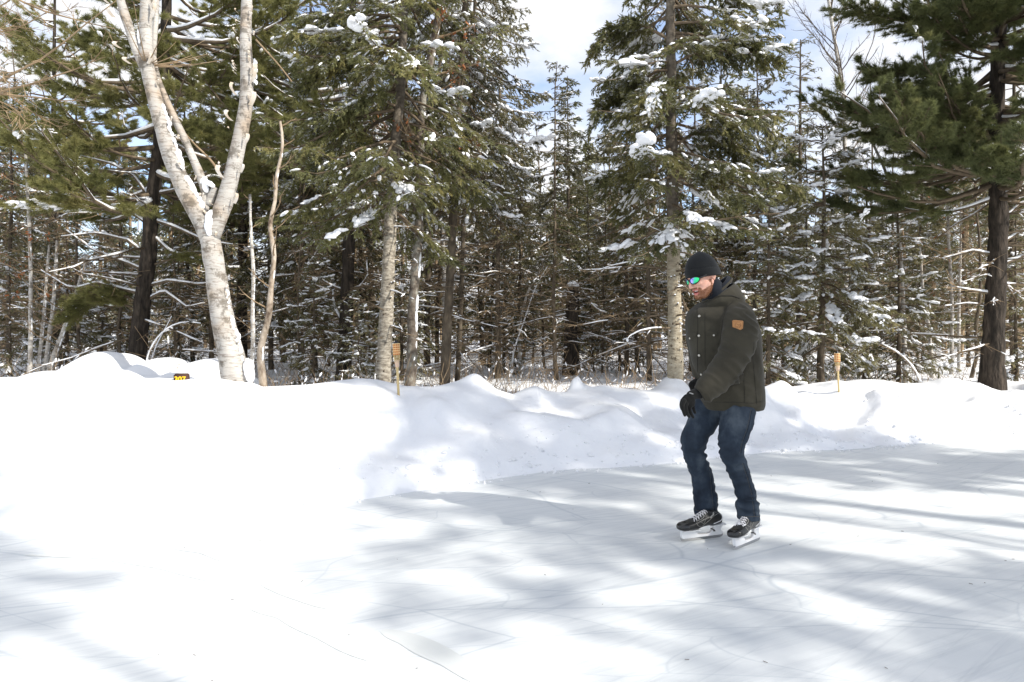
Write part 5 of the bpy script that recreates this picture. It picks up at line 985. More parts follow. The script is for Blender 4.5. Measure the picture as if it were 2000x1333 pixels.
for sx, sy, sr in ((1366, 618, .0085), (1365.5, 656, .0085), (1366, 694.5, .0085), (1370, 732, .008), (1348, 661, .0075), (1394, 655.5, .0065), (1443, 747, .006)):
    h_ = hit(jb, sx, sy, .004)
    if h_: V, Fc = blobs(np.array([h_[0]]), np.array([[1., 0, 0]]), np.array([[sr, sr, sr]]), np.random.default_rng(1), 2, 0, 1); V = h_[0]+(V-h_[0])-np.outer((V-h_[0])@h_[1], h_[1])*.55; on_j('snap', [(V, Fc)], M['snap'])
# leather patch on the sleeve
def patch():
    outline = [(589, 577), (598, 571), (630, 573), (668, 577), (674, 584), (670, 634), (650, 646), (620, 644), (592, 628)]
    cc = np.array([632, 609]); pts = [z2p(*p) for p in outline]; hs = hit(jb, *z2p(632, 609), .0)
    n0 = hs[1]; d0 = np.dot(n0, hs[0])
    def pl(x, y, off):
        q = P(*z2p(x, y), 4.0)-np.array(EYE); o_ = np.array(EYE); t = (d0-np.dot(n0, o_))/np.dot(n0, q); return o_+q*t+n0*off
    V = []; Fq = []; n = len(outline)
    for off, s in ((-.006, 1), (.005, 1.0), (.0065, .95), (.0065, .0)):
        for p in outline: e_ = cc+(np.array(p)-cc)*s; V.append(pl(*e_, off))
    for k in range(3):
        for i in range(n): Fq.append((k*n+i, k*n+(i+1) % n, (k+1)*n+(i+1) % n, (k+1)*n+i))
    M['leather'] = noisemat('leather', [(0.3, (.36, .17, .065)), (0.7, (.46, .235, .10))], 40, rough=.6); M['emboss'] = mat('emboss', (.11, .05, .02), .7)
    pt = on_j('leather_patch', [(np.array(V), np.array(Fq))], M['leather'], smooth=False); a = Acc(); t = np.linspace(0, 2*np.pi, 24)
    a.add(*tubes(np.array([pl(632+24*math.cos(x), 608+23*math.sin(x), .0068) for x in t]), np.full(24, .0007), 4))
    for fx in ([(613, 600), (617, 618), (634, 628)], [(613, 600), (622, 596), (630, 604), (645, 596), (640, 612), (628, 620), (622, 614)], [(648, 600), (652, 614), (640, 626)]): a.add(*tubes(np.array([pl(x, y, .0068) for x, y in fx]), np.full(len(fx), .0009), 4))
    border = [cc+(np.array(p)-cc)*.88 for p in outline+outline[:1]]; a.add(*tubes(np.array([pl(x, y, .0067) for x, y in border]), np.full(len(border), .0006), 4))
    child('embossed_emblem', a, M['emboss'], pt)
patch()
# --- head: one surface fused from the shapes of skull, face, jaw, nose and ears
yaw = math.radians(204); pit = math.radians(21); rol = math.radians(3)
fw = Vector((math.cos(yaw)*math.cos(pit), math.sin(yaw)*math.cos(pit), -math.sin(pit))); lf = Vector((-math.sin(yaw), math.cos(yaw), 0)).normalized(); lf = -lf if lf.dot(Vector((.6, -.8, 0))) < 0 else lf
lf.rotate(Matrix.Rotation(rol, 4, fw)); up_ = fw.cross(lf)*1.0; up_ = up_ if up_.z > 0 else -up_
HC = P(1371, 540, 4.30); HR = np.array([fw, lf, up_]).T       # head space: x forward, y his left, z up
def H(p): return HC+np.asarray(p, float)@HR.T
def hb(c, S, rx=0, ry=0, rz=0, lvl=3): R_ = np.array(Matrix.Rotation(rz, 3, 'Z')@Matrix.Rotation(ry, 3, 'Y')@Matrix.Rotation(rx, 3, 'X')); v, f = ball((0, 0, 0), S, R_, lvl); return H(v+np.array(c)), f
def ht(pts, r, sides=12, sub=3): V, Fs = tube(pts, r, sides, sub); return H(V), Fs
hp = [hb((-.012, 0, .03), (.100, .078, .088)), hb((.030, 0, -.015), (.062, .066, .085)), hb((.035, 0, -.065), (.052, .053, .055)), hb((.058, 0, -.102), (.030, .030, .022)), hb((-.005, 0, -.04), (.07, .064, .07)),
      ht([(.010, .050, -.055), (.030, .046, -.085), (.055, .022, -.108)], [.022, .020, .018]), ht([(.010, -.050, -.055), (.030, -.046, -.085), (.055, -.022, -.108)], [.022, .020, .018]),
      ht([(.088, 0, .012), (.098, 0, -.010), (.108, 0, -.030), (.110, 0, -.036)], [.009, .010, .013, .012]), hb((.102, .010, -.040), (.011, .008, .007)), hb((.102, -.010, -.040), (.011, .008, .007)),
      ht([(.078, .035, .018), (.090, .012, .020), (.090, -.012, .020), (.078, -.035, .018)], [.010, .011, .011, .010]), hb((.068, .036, -.025), (.022, .022, .018)), hb((.068, -.036, -.025), (.022, .022, .018)),
      ht([(.080, .026, -.068), (.092, .010, -.0605), (.095, 0, -.062), (.092, -.010, -.0605), (.080, -.026, -.068)], [.0045, .006, .0055, .006, .0045]), ht([(.078, .024, -.080), (.090, .010, -.0865), (.092, 0, -.088), (.090, -.010, -.0865), (.078, -.024, -.080)], [.0045, .007, .0075, .007, .0045]),
      hb((.082, 0, -.105), (.018, .020, .014)),
      ht([(-.008, .079, .008), (-.020, .088, .016), (-.032, .088, .004), (-.030, .084, -.020), (-.016, .079, -.036)], [.006, .006, .006, .006, .007]), hb((-.018, .078, -.008), (.014, .005, .024)),
      ht([(-.008, -.079, .008), (-.020, -.088, .016), (-.032, -.088, .004), (-.030, -.084, -.020), (-.016, -.079, -.036)], [.006, .006, .006, .006, .007]), hb((-.018, -.078, -.008), (.014, .005, .024)),
      ht([(-.02, 0, -.06), (-.045, 0, -.12), (-.075, 0, -.18)], [.058, .060, .07], 16, 3)]
# the clothed body under the jacket and jeans, of one piece with the head
hips = P(1430, 770, 4.41); chest = P(1412, 640, 4.41); neck = H((-.06, 0, -.16)); A_ = lambda *p: P(*p)
hp += [tube([hips, (hips+chest)/2, chest, (chest+neck)/2, neck], [.09, .10, .11, .08, .06], 18, 3), tube([P(1440, 628, 4.28), P(1436, 690, 4.22), P(1425, 722, 4.17), P(1385, 752, 4.13), P(1357, 768, 4.11)], [.045, .04, .034, .028, .02], 12, 3),
       tube([P(1375, 625, 4.50), P(1362, 670, 4.54), P(1362, 705, 4.50), P(1360, 738, 4.41)], [.045, .036, .03, .018], 12, 3), tube([P(1395, 785, 4.46), P(1357, 862, 4.41), P(1360, 890, 4.42), P(1376, 940, 4.455), P(1380, 1005, 4.455), P(1352, 1035, 4.38)], [.06, .040, .038, .034, .028, .02], 12, 3),
       tube([P(1440, 785, 4.34), P(1431, 862, 4.25), P(1431, 890, 4.25), P(1450, 940, 4.29), P(1462, 1005, 4.32), P(1450, 1040, 4.27)], [.06, .042, .038, .034, .028, .02], 12, 3)]
me = fuse('body', hp, .0042, 3, .4)
v = getv(me); L_ = (v-HC)@HR
# open the mouth and press the eyes in
for sy in (-1, 1):
    e = np.exp(-(((L_[:, 0]-.085)/.022)**2+((L_[:, 1]-sy*.031)/.016)**2+((L_[:, 2]+.002)/.012)**2)); v -= np.outer(e*.008, HR[:, 0])
mo = np.exp(-((L_[:, 1]/.021)**4+((L_[:, 2]+.0745)/.0075)**2))*(L_[:, 0] > .06); v -= np.outer(mo*.014, HR[:, 0]); setv(me, v); smooth_on(me)
fc = np.empty(len(me.polygons)*3, np.float32); me.polygons.foreach_get('center', fc); c_ = (fc.reshape(-1, 3)-HC)@HR; x, y, z = c_.T; ay = np.abs(y)
lip = (x > .076) & (ay < .027) & (((z < -.056) & (z > -.0665)) | ((z < -.081) & (z > -.093))) & (x > .080); mouth = (ay < .022) & (z <= -.0665) & (z >= -.081) & (x > .06)
jaw = ((z < -.056-.28*x) & (z > -.132) & (x > .0)) | ((z < -.047) & (z > -.058) & (x > .082) & (ay < .026)) | ((ay > .05) & (z < -.025) & (x < .010) & (x > -.004) & (z > -.1)) | ((z < -.083) & (x > .05) & (z > -.13)) | ((np.hypot((ay-.033)/.010, (z+.072)/.022) < 1) & (x > .055))
mi = np.zeros(len(c_), np.int32); mi[jaw] = 1; mi[lip] = 2; mi[mouth] = 3; me.polygons.foreach_set('material_index', mi)
body = child('body', me, [M['skin'], M['beard_skin'], M['lips'], M['mouth']])
rng = np.random.default_rng(8); nn = np.empty(len(me.polygons)*3, np.float32); me.polygons.foreach_get('normal', nn); nn = nn.reshape(-1, 3)@HR
k = np.where(jaw & ~lip & ~mouth)[0]; k = rng.choice(k, 5200); p = c_[k]+rng.normal(0, .0015, (5200, 3)); d = nrm(nn[k]*.55+np.array([.1, 0, -.8])+rng.normal(0, .22, (5200, 3))); ln = rng.uniform(.005, .010, 5200); sd = nrm(np.cross(d, rng.normal(0, 1, d.shape)))*.0007
child('beard', Acc().add(H(np.stack([p-sd, p+sd, p+d*ln[:, None]], 1).reshape(-1, 3)), np.arange(15600).reshape(-1, 3)), M['beard'], body, smooth=False)
child('teeth', Acc().add(*ht([(.073, .017, -.0715), (.081, .008, -.0700), (.083, 0, -.0697), (.081, -.008, -.0700), (.073, -.017, -.0715)], [.0028, .0035, .0036, .0035, .0028], 8)), M['teeth'], body)
child('neck_warmer', Acc().add(*ht([(-.030, 0, -.045), (-.040, 0, -.09), (-.055, 0, -.13), (-.07, 0, -.18)], [.060, .068, .074, .085], 20, 3)), M['fleece'], body)
# --- sunglasses
M['frame'] = mat('frame', (.008, .008, .009), .25, .5)
def lens_mat():
    m = mat('mirror_lens', (.1, .8, .4), .06, .5, Metallic=1.0); t = m.node_tree; c = N(t, 'ShaderNodeTexCoord'); s = N(t, 'ShaderNodeSeparateXYZ'); r = ramp(t, [(0.0, (.10, .16, .70)), (.22, (.36, .28, .80)), (.42, (.06, .60, .40)), (.75, (.05, .75, .22)), (1.0, (.03, .55, .30))])
    t.links.new(c.outputs['Generated'], s.inputs[0]); t.links.new(s.outputs['X'], r.inputs[0]); t.links.new(r.outputs[0], t.nodes['Principled BSDF'].inputs['Base Color']); return m
M['mirror_lens'] = lens_mat()
def lens_pts(sy, k=24, s=1.0):
    a = np.linspace(0, 2*np.pi, k, endpoint=False); y = .038+.0325*s*np.cos(a); z = .001+.0205*s*np.sin(a)*(1-.12*np.cos(a))+.003*np.cos(a); th = y/.085; return np.stack([.012+.092*np.cos(th*.95), sy*y*1.0, z], 1)
gl = empty('sunglasses'); gl.parent = person; lens_fr = Acc()
for sy in (1, -1):
    o_ = lens_pts(sy); a = Acc(); V = np.concatenate([o_, lens_pts(sy, s=.5)+[.002, 0, 0], [lens_pts(sy, s=.01).mean(0)+[.0025, 0, 0]]]); n = 24; i = np.arange(n); j = (i+1) % n
    a.add(H(V), [np.stack([i, j, n+j, n+i], 1), np.stack([n+i, n+j, i*0+2*n], 1)]); child('lens', a, M['mirror_lens'], gl)
    V, Fs = tubes(np.concatenate([o_, o_[:2]]), np.full(26, .0034), 6, False); lens_fr.add(H(V), Fs)
    t_ = np.array([(.078, sy*.066, .008), (.066, sy*.078, .009), (.040, sy*.083, .009), (.0, sy*.086, .008), (-.03, sy*.086, .0)]); V, Fs = tubes(t_, np.array([.006, .0065, .0045, .003, .003]), 8); lens_fr.add(H(V), Fs)
V, Fs = tubes(np.array([(.099, .010, .006), (.104, 0, .008), (.099, -.010, .006)]), np.full(3, .0035), 6); lens_fr.add(H(V), Fs); child('frame', lens_fr, M['frame'], gl)
# --- knit hat
def hat():
    def dome(rad, zc, n, m, lo):
        V = []
        for i in range(n):
            t = i/(n-1); ph = lo+(math.pi/2-lo)*t
            for j in range(m):
                a = 2*math.pi*j/m; cx_, cy_ = math.cos(a), math.sin(a)
                x = -.014+rad[0]*math.cos(ph)*cx_-.018*t**2; y = rad[1]*math.cos(ph)*cy_; z = zc+rad[2]*math.sin(ph); z -= (1-t)*.030*(-cx_*.5+.5)*1.5; r_ = 1+.012*math.sin(7*a+3*t)+.01*math.sin(3*a)
                V.append((x*r_, y*r_, z))
        V = np.array(V); i = np.arange(n-1)[:, None]*m; j = np.arange(m)[None]; j2 = (j+1) % m; return V, np.stack(np.broadcast_arrays(i+j, i+j2, i+m+j2, i+m+j), -1).reshape(-1, 4)
    V, Fq = dome((.110, .092, .108), .045, 18, 48, -.25); o_ = child('knit_hat', Acc().add(H(V), Fq), M['knit'])
    m = 56; a = np.linspace(0, 2*np.pi, m, endpoint=False); V = []
    for rr, zq in ((.985, .026), (1.045, .021), (1.075, .030), (1.07, .055), (1.05, .073), (.98, .078)):
        w = rr*(1+.008*np.sin(5*a)); zf = -.052*(.5-.5*np.cos(a))-.006
        V.append(np.stack([-.014+.107*w*np.cos(a), .090*w*np.sin(a), zq+zf+.0*a], 1))
    n = len(V); V = np.concatenate(V); i = np.arange(n-1)[:, None]*m; j = np.arange(m)[None]; j2 = (j+1) % m
    child('folded_cuff', Acc().add(H(V), np.stack(np.broadcast_arrays(i+j, i+j2, i+m+j2, i+m+j), -1).reshape(-1, 4)), M['knit'], o_)
hat()
# --- gloves: palm, four fingers and thumb each
def Q(x, y, Y): return P(*z2p(x, y), Y)
g = [tube([Q(345, 1130, 4.11), Q(305, 1135, 4.10), Q(272, 1150, 4.09)], [.034, .032, .030], 16, 3), ball(Q(248, 1180, 4.085), (.034, .022, .036), np.array(Matrix.Rotation(.5, 3, 'Y'))), ball(Q(262, 1200, 4.09), (.034, .024, .034)),
     tube([Q(222, 1185, 4.06), Q(203, 1225, 4.055), Q(214, 1268, 4.06), Q(226, 1300, 4.07)], [.0125, .0115, .0105, .0095], 12, 3), tube([Q(238, 1205, 4.07), Q(232, 1250, 4.06), Q(245, 1290, 4.07), Q(258, 1310, 4.085)], [.0125, .0115, .0105, .0095], 12, 3),
     tube([Q(262, 1215, 4.09), Q(262, 1262, 4.085), Q(278, 1300, 4.10), Q(290, 1315, 4.11)], [.012, .011, .010, .009], 12, 3), tube([Q(288, 1210, 4.11), Q(290, 1250, 4.12), Q(303, 1280, 4.13)], [.011, .010, .009], 12, 3),
     tube([Q(228, 1165, 4.11), Q(205, 1185, 4.13), Q(196, 1222, 4.14), Q(203, 1250, 4.14)], [.014, .0125, .0115, .010], 12, 3)]
me = fuse('glove', g, .0032, 3, .4); smooth_on(me); gl1 = child('glove', me, M['glove'])
child('wrist_strap', Acc().add(*tubes(np.array([Q(262, 1128, 4.062), Q(285, 1136, 4.066), Q(310, 1150, 4.072)]), np.full(3, .004), 6)), mat('strap_grey', (.25, .25, .25), .6), gl1)
g = [tube([Q(330, 1040, 4.40), Q(310, 1052, 4.38), Q(292, 1062, 4.36)], [.030, .028, .027], 14, 3), ball(Q(285, 1068, 4.35), (.026, .03, .028))]
for k_, (dx, dy) in enumerate(((-14, 26), (-4, 34), (6, 38), (16, 36))): g.append(tube([Q(280+k_*7, 1075, 4.34+k_*.012), Q(280+k_*7+dx*.5, 1075+dy*.6, 4.33+k_*.012), Q(284+k_*7+dx*.6, 1075+dy, 4.34+k_*.012)], [.0115, .0105, .0095], 10, 3))
g.append(tube([Q(275, 1052, 4.33), Q(266, 1068, 4.32), Q(270, 1085, 4.32)], [.012, .011, .010], 10, 3)); me = fuse('glove', g, .0035, 2, .4); smooth_on(me); child('glove', me, M['glove'])
# --- skates
M['boot'] = noisemat('boot', [(0.35, (.010, .010, .010)), (0.7, (.022, .022, .020))], 14, rough=.38, spec=.5); M['toe_cap'] = mat('toe_cap', (.012, .012, .012), .22, .6); M['holder'] = mat('holder', (.80, .80, .80), .35, .5)
M['steel'] = mat('steel', (.42, .42, .42), .22, .5, Metallic=1.0); M['lace'] = mat('lace', (.66, .65, .66), .8); M['trim'] = mat('trim', (.34, .33, .30), .5); M['white_trim'] = mat('white_trim', (.75, .75, .75), .5)
def skate(front, back, lift, lean, label=None, side=1, snowy=False):
    e = empty('skate', (0, 0, 0)); e.parent = person
    if label: e['label'] = label
    f0, b0 = np.array(front), np.array(back); fx = nrm(b0*0+f0-b0); fx3 = fx; zz_ = np.array([0, 0, 1.]); sy = nrm(np.cross(zz_, fx3)); zz_ = nrm(zz_+sy*lean); sy = nrm(np.cross(zz_, fx3)); Ln = np.linalg.norm(f0-b0)
    def W_(p): p = np.asarray(p, float); return b0+p[..., :1]*fx3+p[..., 1:2]*sy+p[..., 2:]*zz_+[0, 0, lift]
    s = Ln/.30
    def extr(pl, y0, y1):
        n = len(pl); V = np.array([(a*s, y0, c) for a, c in pl]+[(a*s, y1, c) for a, c in pl]); i = np.arange(n); j = (i+1) % n; return V, [np.stack([i, j, n+j, n+i], 1)]+[]
    import bmesh
    def prism(name, pl, hw, m, parent=e, bev=.002):
        bm = bmesh.new(); a = [bm.verts.new((x_*s, -hw, z_)) for x_, z_ in pl]; fc_ = bm.faces.new(a); ex_ = bmesh.ops.extrude_face_region(bm, geom=[fc_]); bmesh.ops.translate(bm, verts=[q for q in ex_['geom'] if isinstance(q, bmesh.types.BMVert)], vec=(0, 2*hw, 0))
        bmesh.ops.recalc_face_normals(bm, faces=bm.faces)
        if bev: bmesh.ops.bevel(bm, geom=list(bm.edges), offset=bev, segments=1, affect='EDGES')
        bmesh.ops.triangulate(bm, faces=bm.faces); me = bpy.data.meshes.new(name); bm.to_mesh(me); bm.free(); setv(me, W_(getv(me))); return child(name, me, m, parent)
    # steel runner, white holder with two towers and a bridge
    prism('blade', [(-.008, .020), (.0, .006), (.02, .0008), (.15, 0), (.27, .0008), (.296, .006), (.306, .022), (.29, .026), (.01, .026)], .0016, M['steel'], bev=0)
    prism('blade_holder', [(.010, .020), (.292, .020), (.300, .032), (.302, .050), (.300, .078), (.185, .078), (.196, .056), (.182, .038), (.115, .035), (.092, .042), (.072, .062), (.062, .090), (.002, .094), (.006, .075), (.016, .055), (.0, .033)], .011, M['holder'])
    prism('tower_plate', [(-.012, .084), (.090, .080), (.092, .088), (-.012, .094)], .026, M['holder']); prism('tower_plate', [(.180, .069), (.300, .069), (.300, .076), (.180, .076)], .036, M['holder'])
    prism('tower_slot', [(.055, .046), (.072, .046), (.080, .064), (.066, .060)], .0117, M['boot'], bev=0)
    # boot
    def ringb(x0, z0, z1, hw, xw, n=20, tilt=0): return None
    sec = []; n = 26; a = np.linspace(0, 2*np.pi, n, endpoint=False)
    for x_, zb_, zt_, hw in ((-.006, .100, .140, .020), (.002, .094, .160, .031), (.025, .092, .178, .034), (.06, .090, .172, .036), (.10, .090, .166, .040), (.14, .086, .156, .042), (.18, .076, .144, .046), (.22, .075, .132, .049), (.255, .075, .124, .048), (.28, .076, .120, .042), (.298, .079, .112, .030), (.306, .085, .105, .016)):
        ca, sa = np.cos(a), np.sin(a); sec.append(np.stack([np.full(n, (x_+.020)*s*.985), hw*np.sign(ca)*np.abs(ca)**.8, (zb_+zt_)/2+(zt_-zb_)/2*np.sign(sa)*np.abs(sa)**.75], 1))
    m = len(sec); V = np.concatenate(sec+[[sec[0].mean(0)], [sec[-1].mean(0)]]); i = np.arange(m-1)[:, None]*n; j = np.arange(n)[None]; j2 = (j+1) % n; q = np.arange(n); q2 = (q+1) % n
    Fs = [np.stack(np.broadcast_arrays(i+j, i+j2, i+n+j2, i+n+j), -1).reshape(-1, 4), np.stack([q2, q, q*0+m*n], 1), np.stack([(m-1)*n+q, (m-1)*n+q2, q*0+m*n+1], 1)]
    ank = tube(np.array([(.080*s, 0, .13), (.080*s, 0, .15), (.080*s, 0, .162)]), [.034, .030, .026], 20, 2); ton = tube(np.array([(.205*s, 0, .124), (.17*s, 0, .140), (.14*s, 0, .152), (.115*s, 0, .162)]), [.022, .026, .028, .026], 14, 2)
    me = fuse('boot', [(W_(V), Fs), (W_(ank[0]), ank[1]), (W_(ton[0]), ton[1])], .0042, 2, .4); smooth_on(me); bt = child('boot', me, M['boot'], e)
    bv = bvh_of(me)
    def surf(x_, y_, z_, off=.001):          # nearest point of the boot
        w = W_(np.array([x_*s, y_, z_])); h_ = bv.find_nearest(Vector(w)); return np.array(h_[0])+np.array(h_[1])*off, np.array(h_[1])
    def strip(name, pts, r, m, par=bt, off=.001):
        pts = np.array(pts, float); d = resample(pts, 16); q = np.array([surf(*p, off)[0] for p in d]); return child(name, Acc().add(*tubes(q, np.full(16, r), 6)), m, par)
    # toe cap shell
    V = W_(np.concatenate(sec[8:])); k0 = len(sec[8:]); c = W_(np.array([.262*s, 0, .10])); V = c+(V-c)*1.045; i = np.arange(k0-1)[:, None]*n; V = np.concatenate([V, [V[-n:].mean(0)]])
    child('toe_cap', Acc().add(V, [np.stack(np.broadcast_arrays(i+j, i+j2, i+n+j2, i+n+j), -1).reshape(-1, 4), np.stack([(k0-1)*n+q, (k0-1)*n+q2, q*0+k0*n], 1)]), M['toe_cap'], bt)
    lc = Acc()
    for k_ in range(6):
        x_ = .228-k_*.0165; z_ = .150+k_*.0075
        for sg in (1, -1):
            q = [surf(x_+.0*sg, sg*.034, z_-.012, .002)[0], surf(x_-.004, sg*.015, z_+.010, .004)[0], surf(x_-.010, -sg*.012, z_+.014, .005)[0], surf(x_-.017, -sg*.034, z_, .002)[0]]
            lc.add(*tubes(resample(np.array(q), 8), np.full(8, .0026), 5))
    child('laces', lc, M['lace'], bt)
    for sg in (1, -1):
        strip('eyelet_stay', [(.215, sg*.038, .140), (.18, sg*.040, .155), (.15, sg*.042, .168)], .0016, M['trim'])
        strip('side_line', [(.222, sg*.05, .135), (.212, sg*.05, .110), (.170, sg*.05, .085)], .0012, M['trim']); strip('side_line', [(.175, sg*.05, .100), (.10, sg*.05, .150), (.05, sg*.05, .185)], .0010, M['trim']); strip('side_line', [(.20, sg*.05, .140), (.165, sg*.05, .115), (.150, sg*.05, .150)], .0010, M['trim'])
        strip('white_stripe', [(.085, sg*.05, .094), (.035, sg*.05, .115), (.0, sg*.05, .150), (-.01, sg*.03, .170)], .0030, M['white_trim'])
    if side: strip('name_bar', [(.115, side*.05, .150), (.085, side*.05, .185)], .0050, M['trim'])
    if snowy:
        r_ = np.random.default_rng(4); sp = np.array([surf(r_.uniform(.195, .235), r_.uniform(-.04, .045), .16, .001)[0] for _ in range(34)]); sz = r_.uniform(.002, .0055, 34); child('snow', Acc().add(*blobs(sp, np.tile([[1., 0, 0]], (34, 1)), np.stack([sz*1.4, sz, sz*.6], 1), r_, 1)), M['snow_load'], bt)['kind'] = 'stuff'
def gp(px, py): Y = CAM_H*F/(py-640); return np.array([(px-1000)/F*Y, Y, 0.002])
skate(gp(1330, 1059.5), gp(1410, 1049.5), 0, .03, 'skate on his leading right foot, seen side on', 1)
skate(gp(1435, 1076), gp(1484, 1055.5), 0, -.12, 'skate turned towards the viewer with snow on its toe', 1, True)
# ------------------------------------------------------------------ bamboo torches, site number post, bent saplings
M['bamboo'] = noisemat('bamboo', [(0.3, (.46, .34, .15)), (0.7, (.62, .49, .25))], 20, (1, 1, .2), .55, .35); M['bamboo_red'] = noisemat('bamboo_red', [(0.3, (.46, .12, .035)), (0.7, (.62, .20, .06))], 40, rough=.7); M['bamboo_band'] = mat('bamboo_band', (.80, .55, .27), .6); M['black_metal'] = mat('black_metal', (.012, .012, .013), .35, .5); M['wrap'] = mat('wrap', (.62, .45, .33), .7)
def on_ground(px_, py_, Y0):
    ys = np.arange(Y0-1.6, Y0+1.2, .02); g = [abs(640-(gz((px_-1000)/F*y, y)-CAM_H)/y*F-py_) for y in ys]; return float(ys[int(np.argmin(g))])
def torch(bx_, by_, tx_, ty_, Y, label, sc):
    Y = on_ground(bx_, by_, Y); b = P(bx_, by_, Y); zg = gz(b[0], b[1]); top = P(tx_, ty_, Y); ax = nrm(top-b); h = np.linalg.norm(top-b); b2 = b-ax*.35; e = empty('torch', tuple(b2), label, 'torch', 'bamboo torches on the snow bank')
    A = lambda t: b+ax*h*t-b2; s_, u_ = frames(ax[None]); s_, u_ = s_[0], u_[0]; R0 = .034*sc
    def part(nm, V, Fs, m, par=e, sm=True): return link(nm, Acc().add(V, Fs).mesh(nm, sm), par, [m])
    pole = part('pole', *tubes(np.array([[0, 0, 0], A(.2), A(.45), A(.52), A(.60)]), np.array([.0125, .0125, .013, .016, .020])*sc, 12), M['bamboo'])
    part('joint', *tubes(np.array([A(.30), A(.308)]), np.array([.0165, .0165])*sc, 12), M['bamboo_band'], pole)
    part('wrapping', *tubes(np.array([A(.52), A(.59), A(.66)]), np.array([.019, .023, .026])*sc, 14), M['wrap'], pole)
    bk = Acc()
    for k in range(10):
        a = 2*math.pi*k/10; d = math.cos(a)*s_+math.sin(a)*u_; bk.add(*tubes(np.array([A(.58)+d*.018*sc, A(.70)+d*.028*sc, A(.78)+d*R0, A(.965)+d*R0*1.03]), np.full(4, .0038*sc), 5))
    basket = part('basket_slats', *bk.cat(), M['bamboo'])
    for k in range(5):
        z0, z1 = .755+k*.043, .782+k*.043; part('woven_band', *tubes(np.array([A(z0), A(z1)]), np.full(2, R0*1.04), 16), M['bamboo_red'], basket)
        t_ = A(z1+.008); a = np.linspace(0, 2*np.pi, 20); ring = t_+np.outer(np.cos(a), s_)*R0*1.06+np.outer(np.sin(a), u_)*R0*1.06; part('woven_ring', *tubes(ring, np.full(20, .0045*sc), 5, False), M['bamboo_band'], basket)
    can = part('fuel_can', *tubes(np.array([A(.93), A(.975), A(.985), A(1.0), A(1.012), A(1.03)]), np.array([.026, .026, .018, .018, .012, .009])*sc, 14), M['black_metal'])
torch(778.5, 772, 773.5, 668, 7.25, 'bamboo torch with red woven head beside the thick fir trunk', 1.0)
torch(1638.5, 765, 1634.5, 688, 8.9, 'bamboo torch further off at the right, in front of the dark snow dusted fir', 1.0)
def post():
    Y = 6.62; c = P(355, 742, Y); e = empty('number_post', (c[0], c[1], c[2]-.35), 'brown post with yellow digits half buried in the snow bank', 'number post')
    import bmesh
    bm = bmesh.new(); bmesh.ops.create_cube(bm, size=1); bmesh.ops.scale(bm, vec=(.122, .10, .42), verts=bm.verts); bmesh.ops.bevel(bm, geom=[x for x in bm.edges if all(v_.co.z > .1 for v_ in x.verts) or abs(x.verts[0].co.z-x.verts[1].co.z) > .1], offset=.010, segments=3, affect='EDGES')
    me = bpy.data.meshes.new('post'); bm.to_mesh(me); bm.free(); me.transform(Matrix.Translation((0, 0, .20))); smooth_on(me); M['brown_wood'] = noisemat('brown_wood', [(0.3, (.050, .026, .020)), (0.7, (.085, .045, .035))], 10, (1, 1, .2), .8); link('post', me, e, [M['brown_wood']])
    cu = bpy.data.curves.new('digits', 'FONT'); cu.body = '307'; cu.size = .070; cu.extrude = .002; cu.align_x = 'CENTER'; cu.offset = .0015; o_ = bpy.data.objects.new('digits', cu); COL.objects.link(o_); bpy.context.view_layer.update()
    dg = bpy.context.evaluated_depsgraph_get(); me = bpy.data.meshes.new_from_object(o_.evaluated_get(dg)); bpy.data.objects.remove(o_); me.transform(Matrix.Translation((0, -.0525, .335))@Matrix.Rotation(math.pi/2, 4, 'X')); me.materials.clear(); link('digits', me, e, [mat('yellow_paint', (.85, .52, .02), .5)]); e.rotation_euler = (0, 0, math.radians(8))
post()
def arc(name, pts, Y, r, label, seed, side=0):
    rng = np.random.default_rng(seed); C, b = base_of(pathpx(pts, Y)); C = resample(C-b, 18)
    for _ in range(4): C[1:-1] = .5*C[1:-1]+.25*(C[:-2]+C[2:])
    rr = np.linspace(r, r*.35, 18); w = Acc().add(*tubes(C, rr[None], 8)); s = Acc(); c2 = C.copy(); c2[:, 2] += rr*.7; s.add(*tubes(c2[2:], (rr*rng.uniform(.8, 1.2, 18)+.004)[None, 2:], 7))
    k = 14; p_, t_ = ev(C[None], np.zeros(k, int), rng.uniform(.35, 1, k)); d = nrm(t_+rng.normal(0, .5, (k, 3))); S = p_[:, None]+d[:, None]*np.linspace(0, 1, 4)[None, :, None]*rng.uniform(.1, .4, k)[:, None, None]; tw = Acc().add(*tubes(S, np.full((k, 4), .003), 3, False))
    assemble(name, b, [('trunk', w, M['sapling_bark'], True), ('twigs', tw, M['twig'], False), ('snow', s, M['snow_load'], True)], label, 'sapling')
arc('bent_sapling', [(283, 705), (300, 665), (325, 640), (350, 628), (372, 626), (392, 632)], 9.9, .013, 'bent sapling bowed under snow left of the birch base', 301)
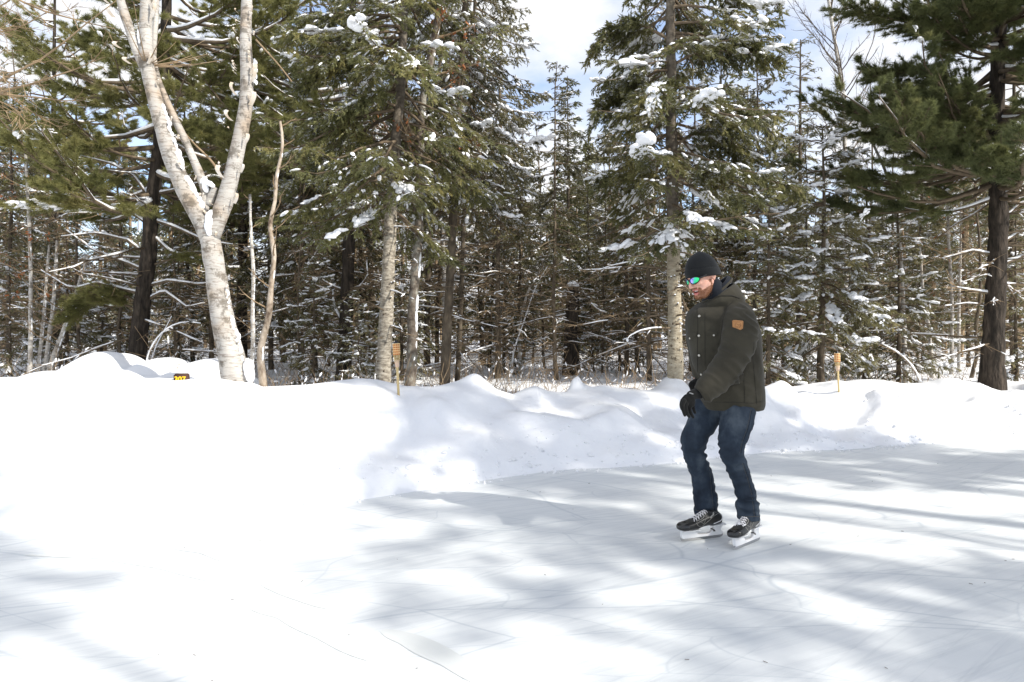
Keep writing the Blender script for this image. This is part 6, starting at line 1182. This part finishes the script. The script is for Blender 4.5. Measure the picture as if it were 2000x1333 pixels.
arc('bent_sapling', [(292, 715), (306, 670), (320, 648), (335, 618)], 10.4, .009, 'thin straight sapling rising through the snow bowed one', 302)
arc('bent_sapling', [(1800, 752), (1786, 722), (1768, 700), (1748, 685), (1722, 672)], 11.2, .024, 'snow lined sapling leaning left over the bank at the right', 303)
arc('bent_sapling', [(1000, 690), (1020, 640), (1045, 560), (1070, 520)], 13.6, .016, 'slim white arched sapling in the middle of the wood', 304)
def shrub(px_, py_, Y, n, hgt, label, seed, cat='shrub'):
    rng = np.random.default_rng(seed); b = P(px_, py_, Y); b[2] = gz(b[0], b[1])-.03; w = Acc(); az = rng.uniform(0, 6.28, n); d = nrm(np.stack([np.cos(az)*.45, np.sin(az)*.3, np.ones(n)], 1)); u = np.linspace(0, 1, 6)[None, :, None]
    S = rng.normal(0, .03, (n, 1, 3))*[1, 1, 0]+d[:, None]*u*(hgt*rng.uniform(.5, 1.1, n))[:, None, None]+np.cumsum(rng.normal(0, .008, (n, 6, 3)), 1)*u; w.add(*tubes(S, np.full((n, 6), .0028)*np.linspace(1, .4, 6), 4, False)); k = n*3; p_, t_ = ev(S, rng.integers(0, n, k), rng.uniform(.4, 1, k)); dd = nrm(t_+rng.normal(0, .4, (k, 3)))
    S2 = p_[:, None]+dd[:, None]*u[:, :3]*2*rng.uniform(.04, .12, k)[:, None, None]; w.add(*tubes(S2, np.full((k, 3), .0018), 3, False)); e = empty('shrub', tuple(b), label, cat); link('stems', w.mesh('stems', False), e, [M['twig']])['kind'] = 'stuff'
shrub(545, 745, 7.6, 8, .22, 'few thin bare stems poking out of the small snow mound right of the wavy sapling', 311)
shrub(338, 715, 7.6, 4, .16, 'two or three fine stems sticking out of the snow heap above the number post', 312)
for o_ in bpy.data.objects:
    if o_.parent is not None and o_.type == 'MESH' and o_.name.split('.')[0] in ('snow', 'twigs', 'leaves', 'peeling_bark', 'crown', 'beard', 'branches', 'laces', 'stitching', 'side_seam', 'basket_slats'):
        if o_.name.split('.')[0] in ('snow', 'twigs', 'leaves', 'peeling_bark', 'beard', 'branches'): o_['kind'] = 'stuff'
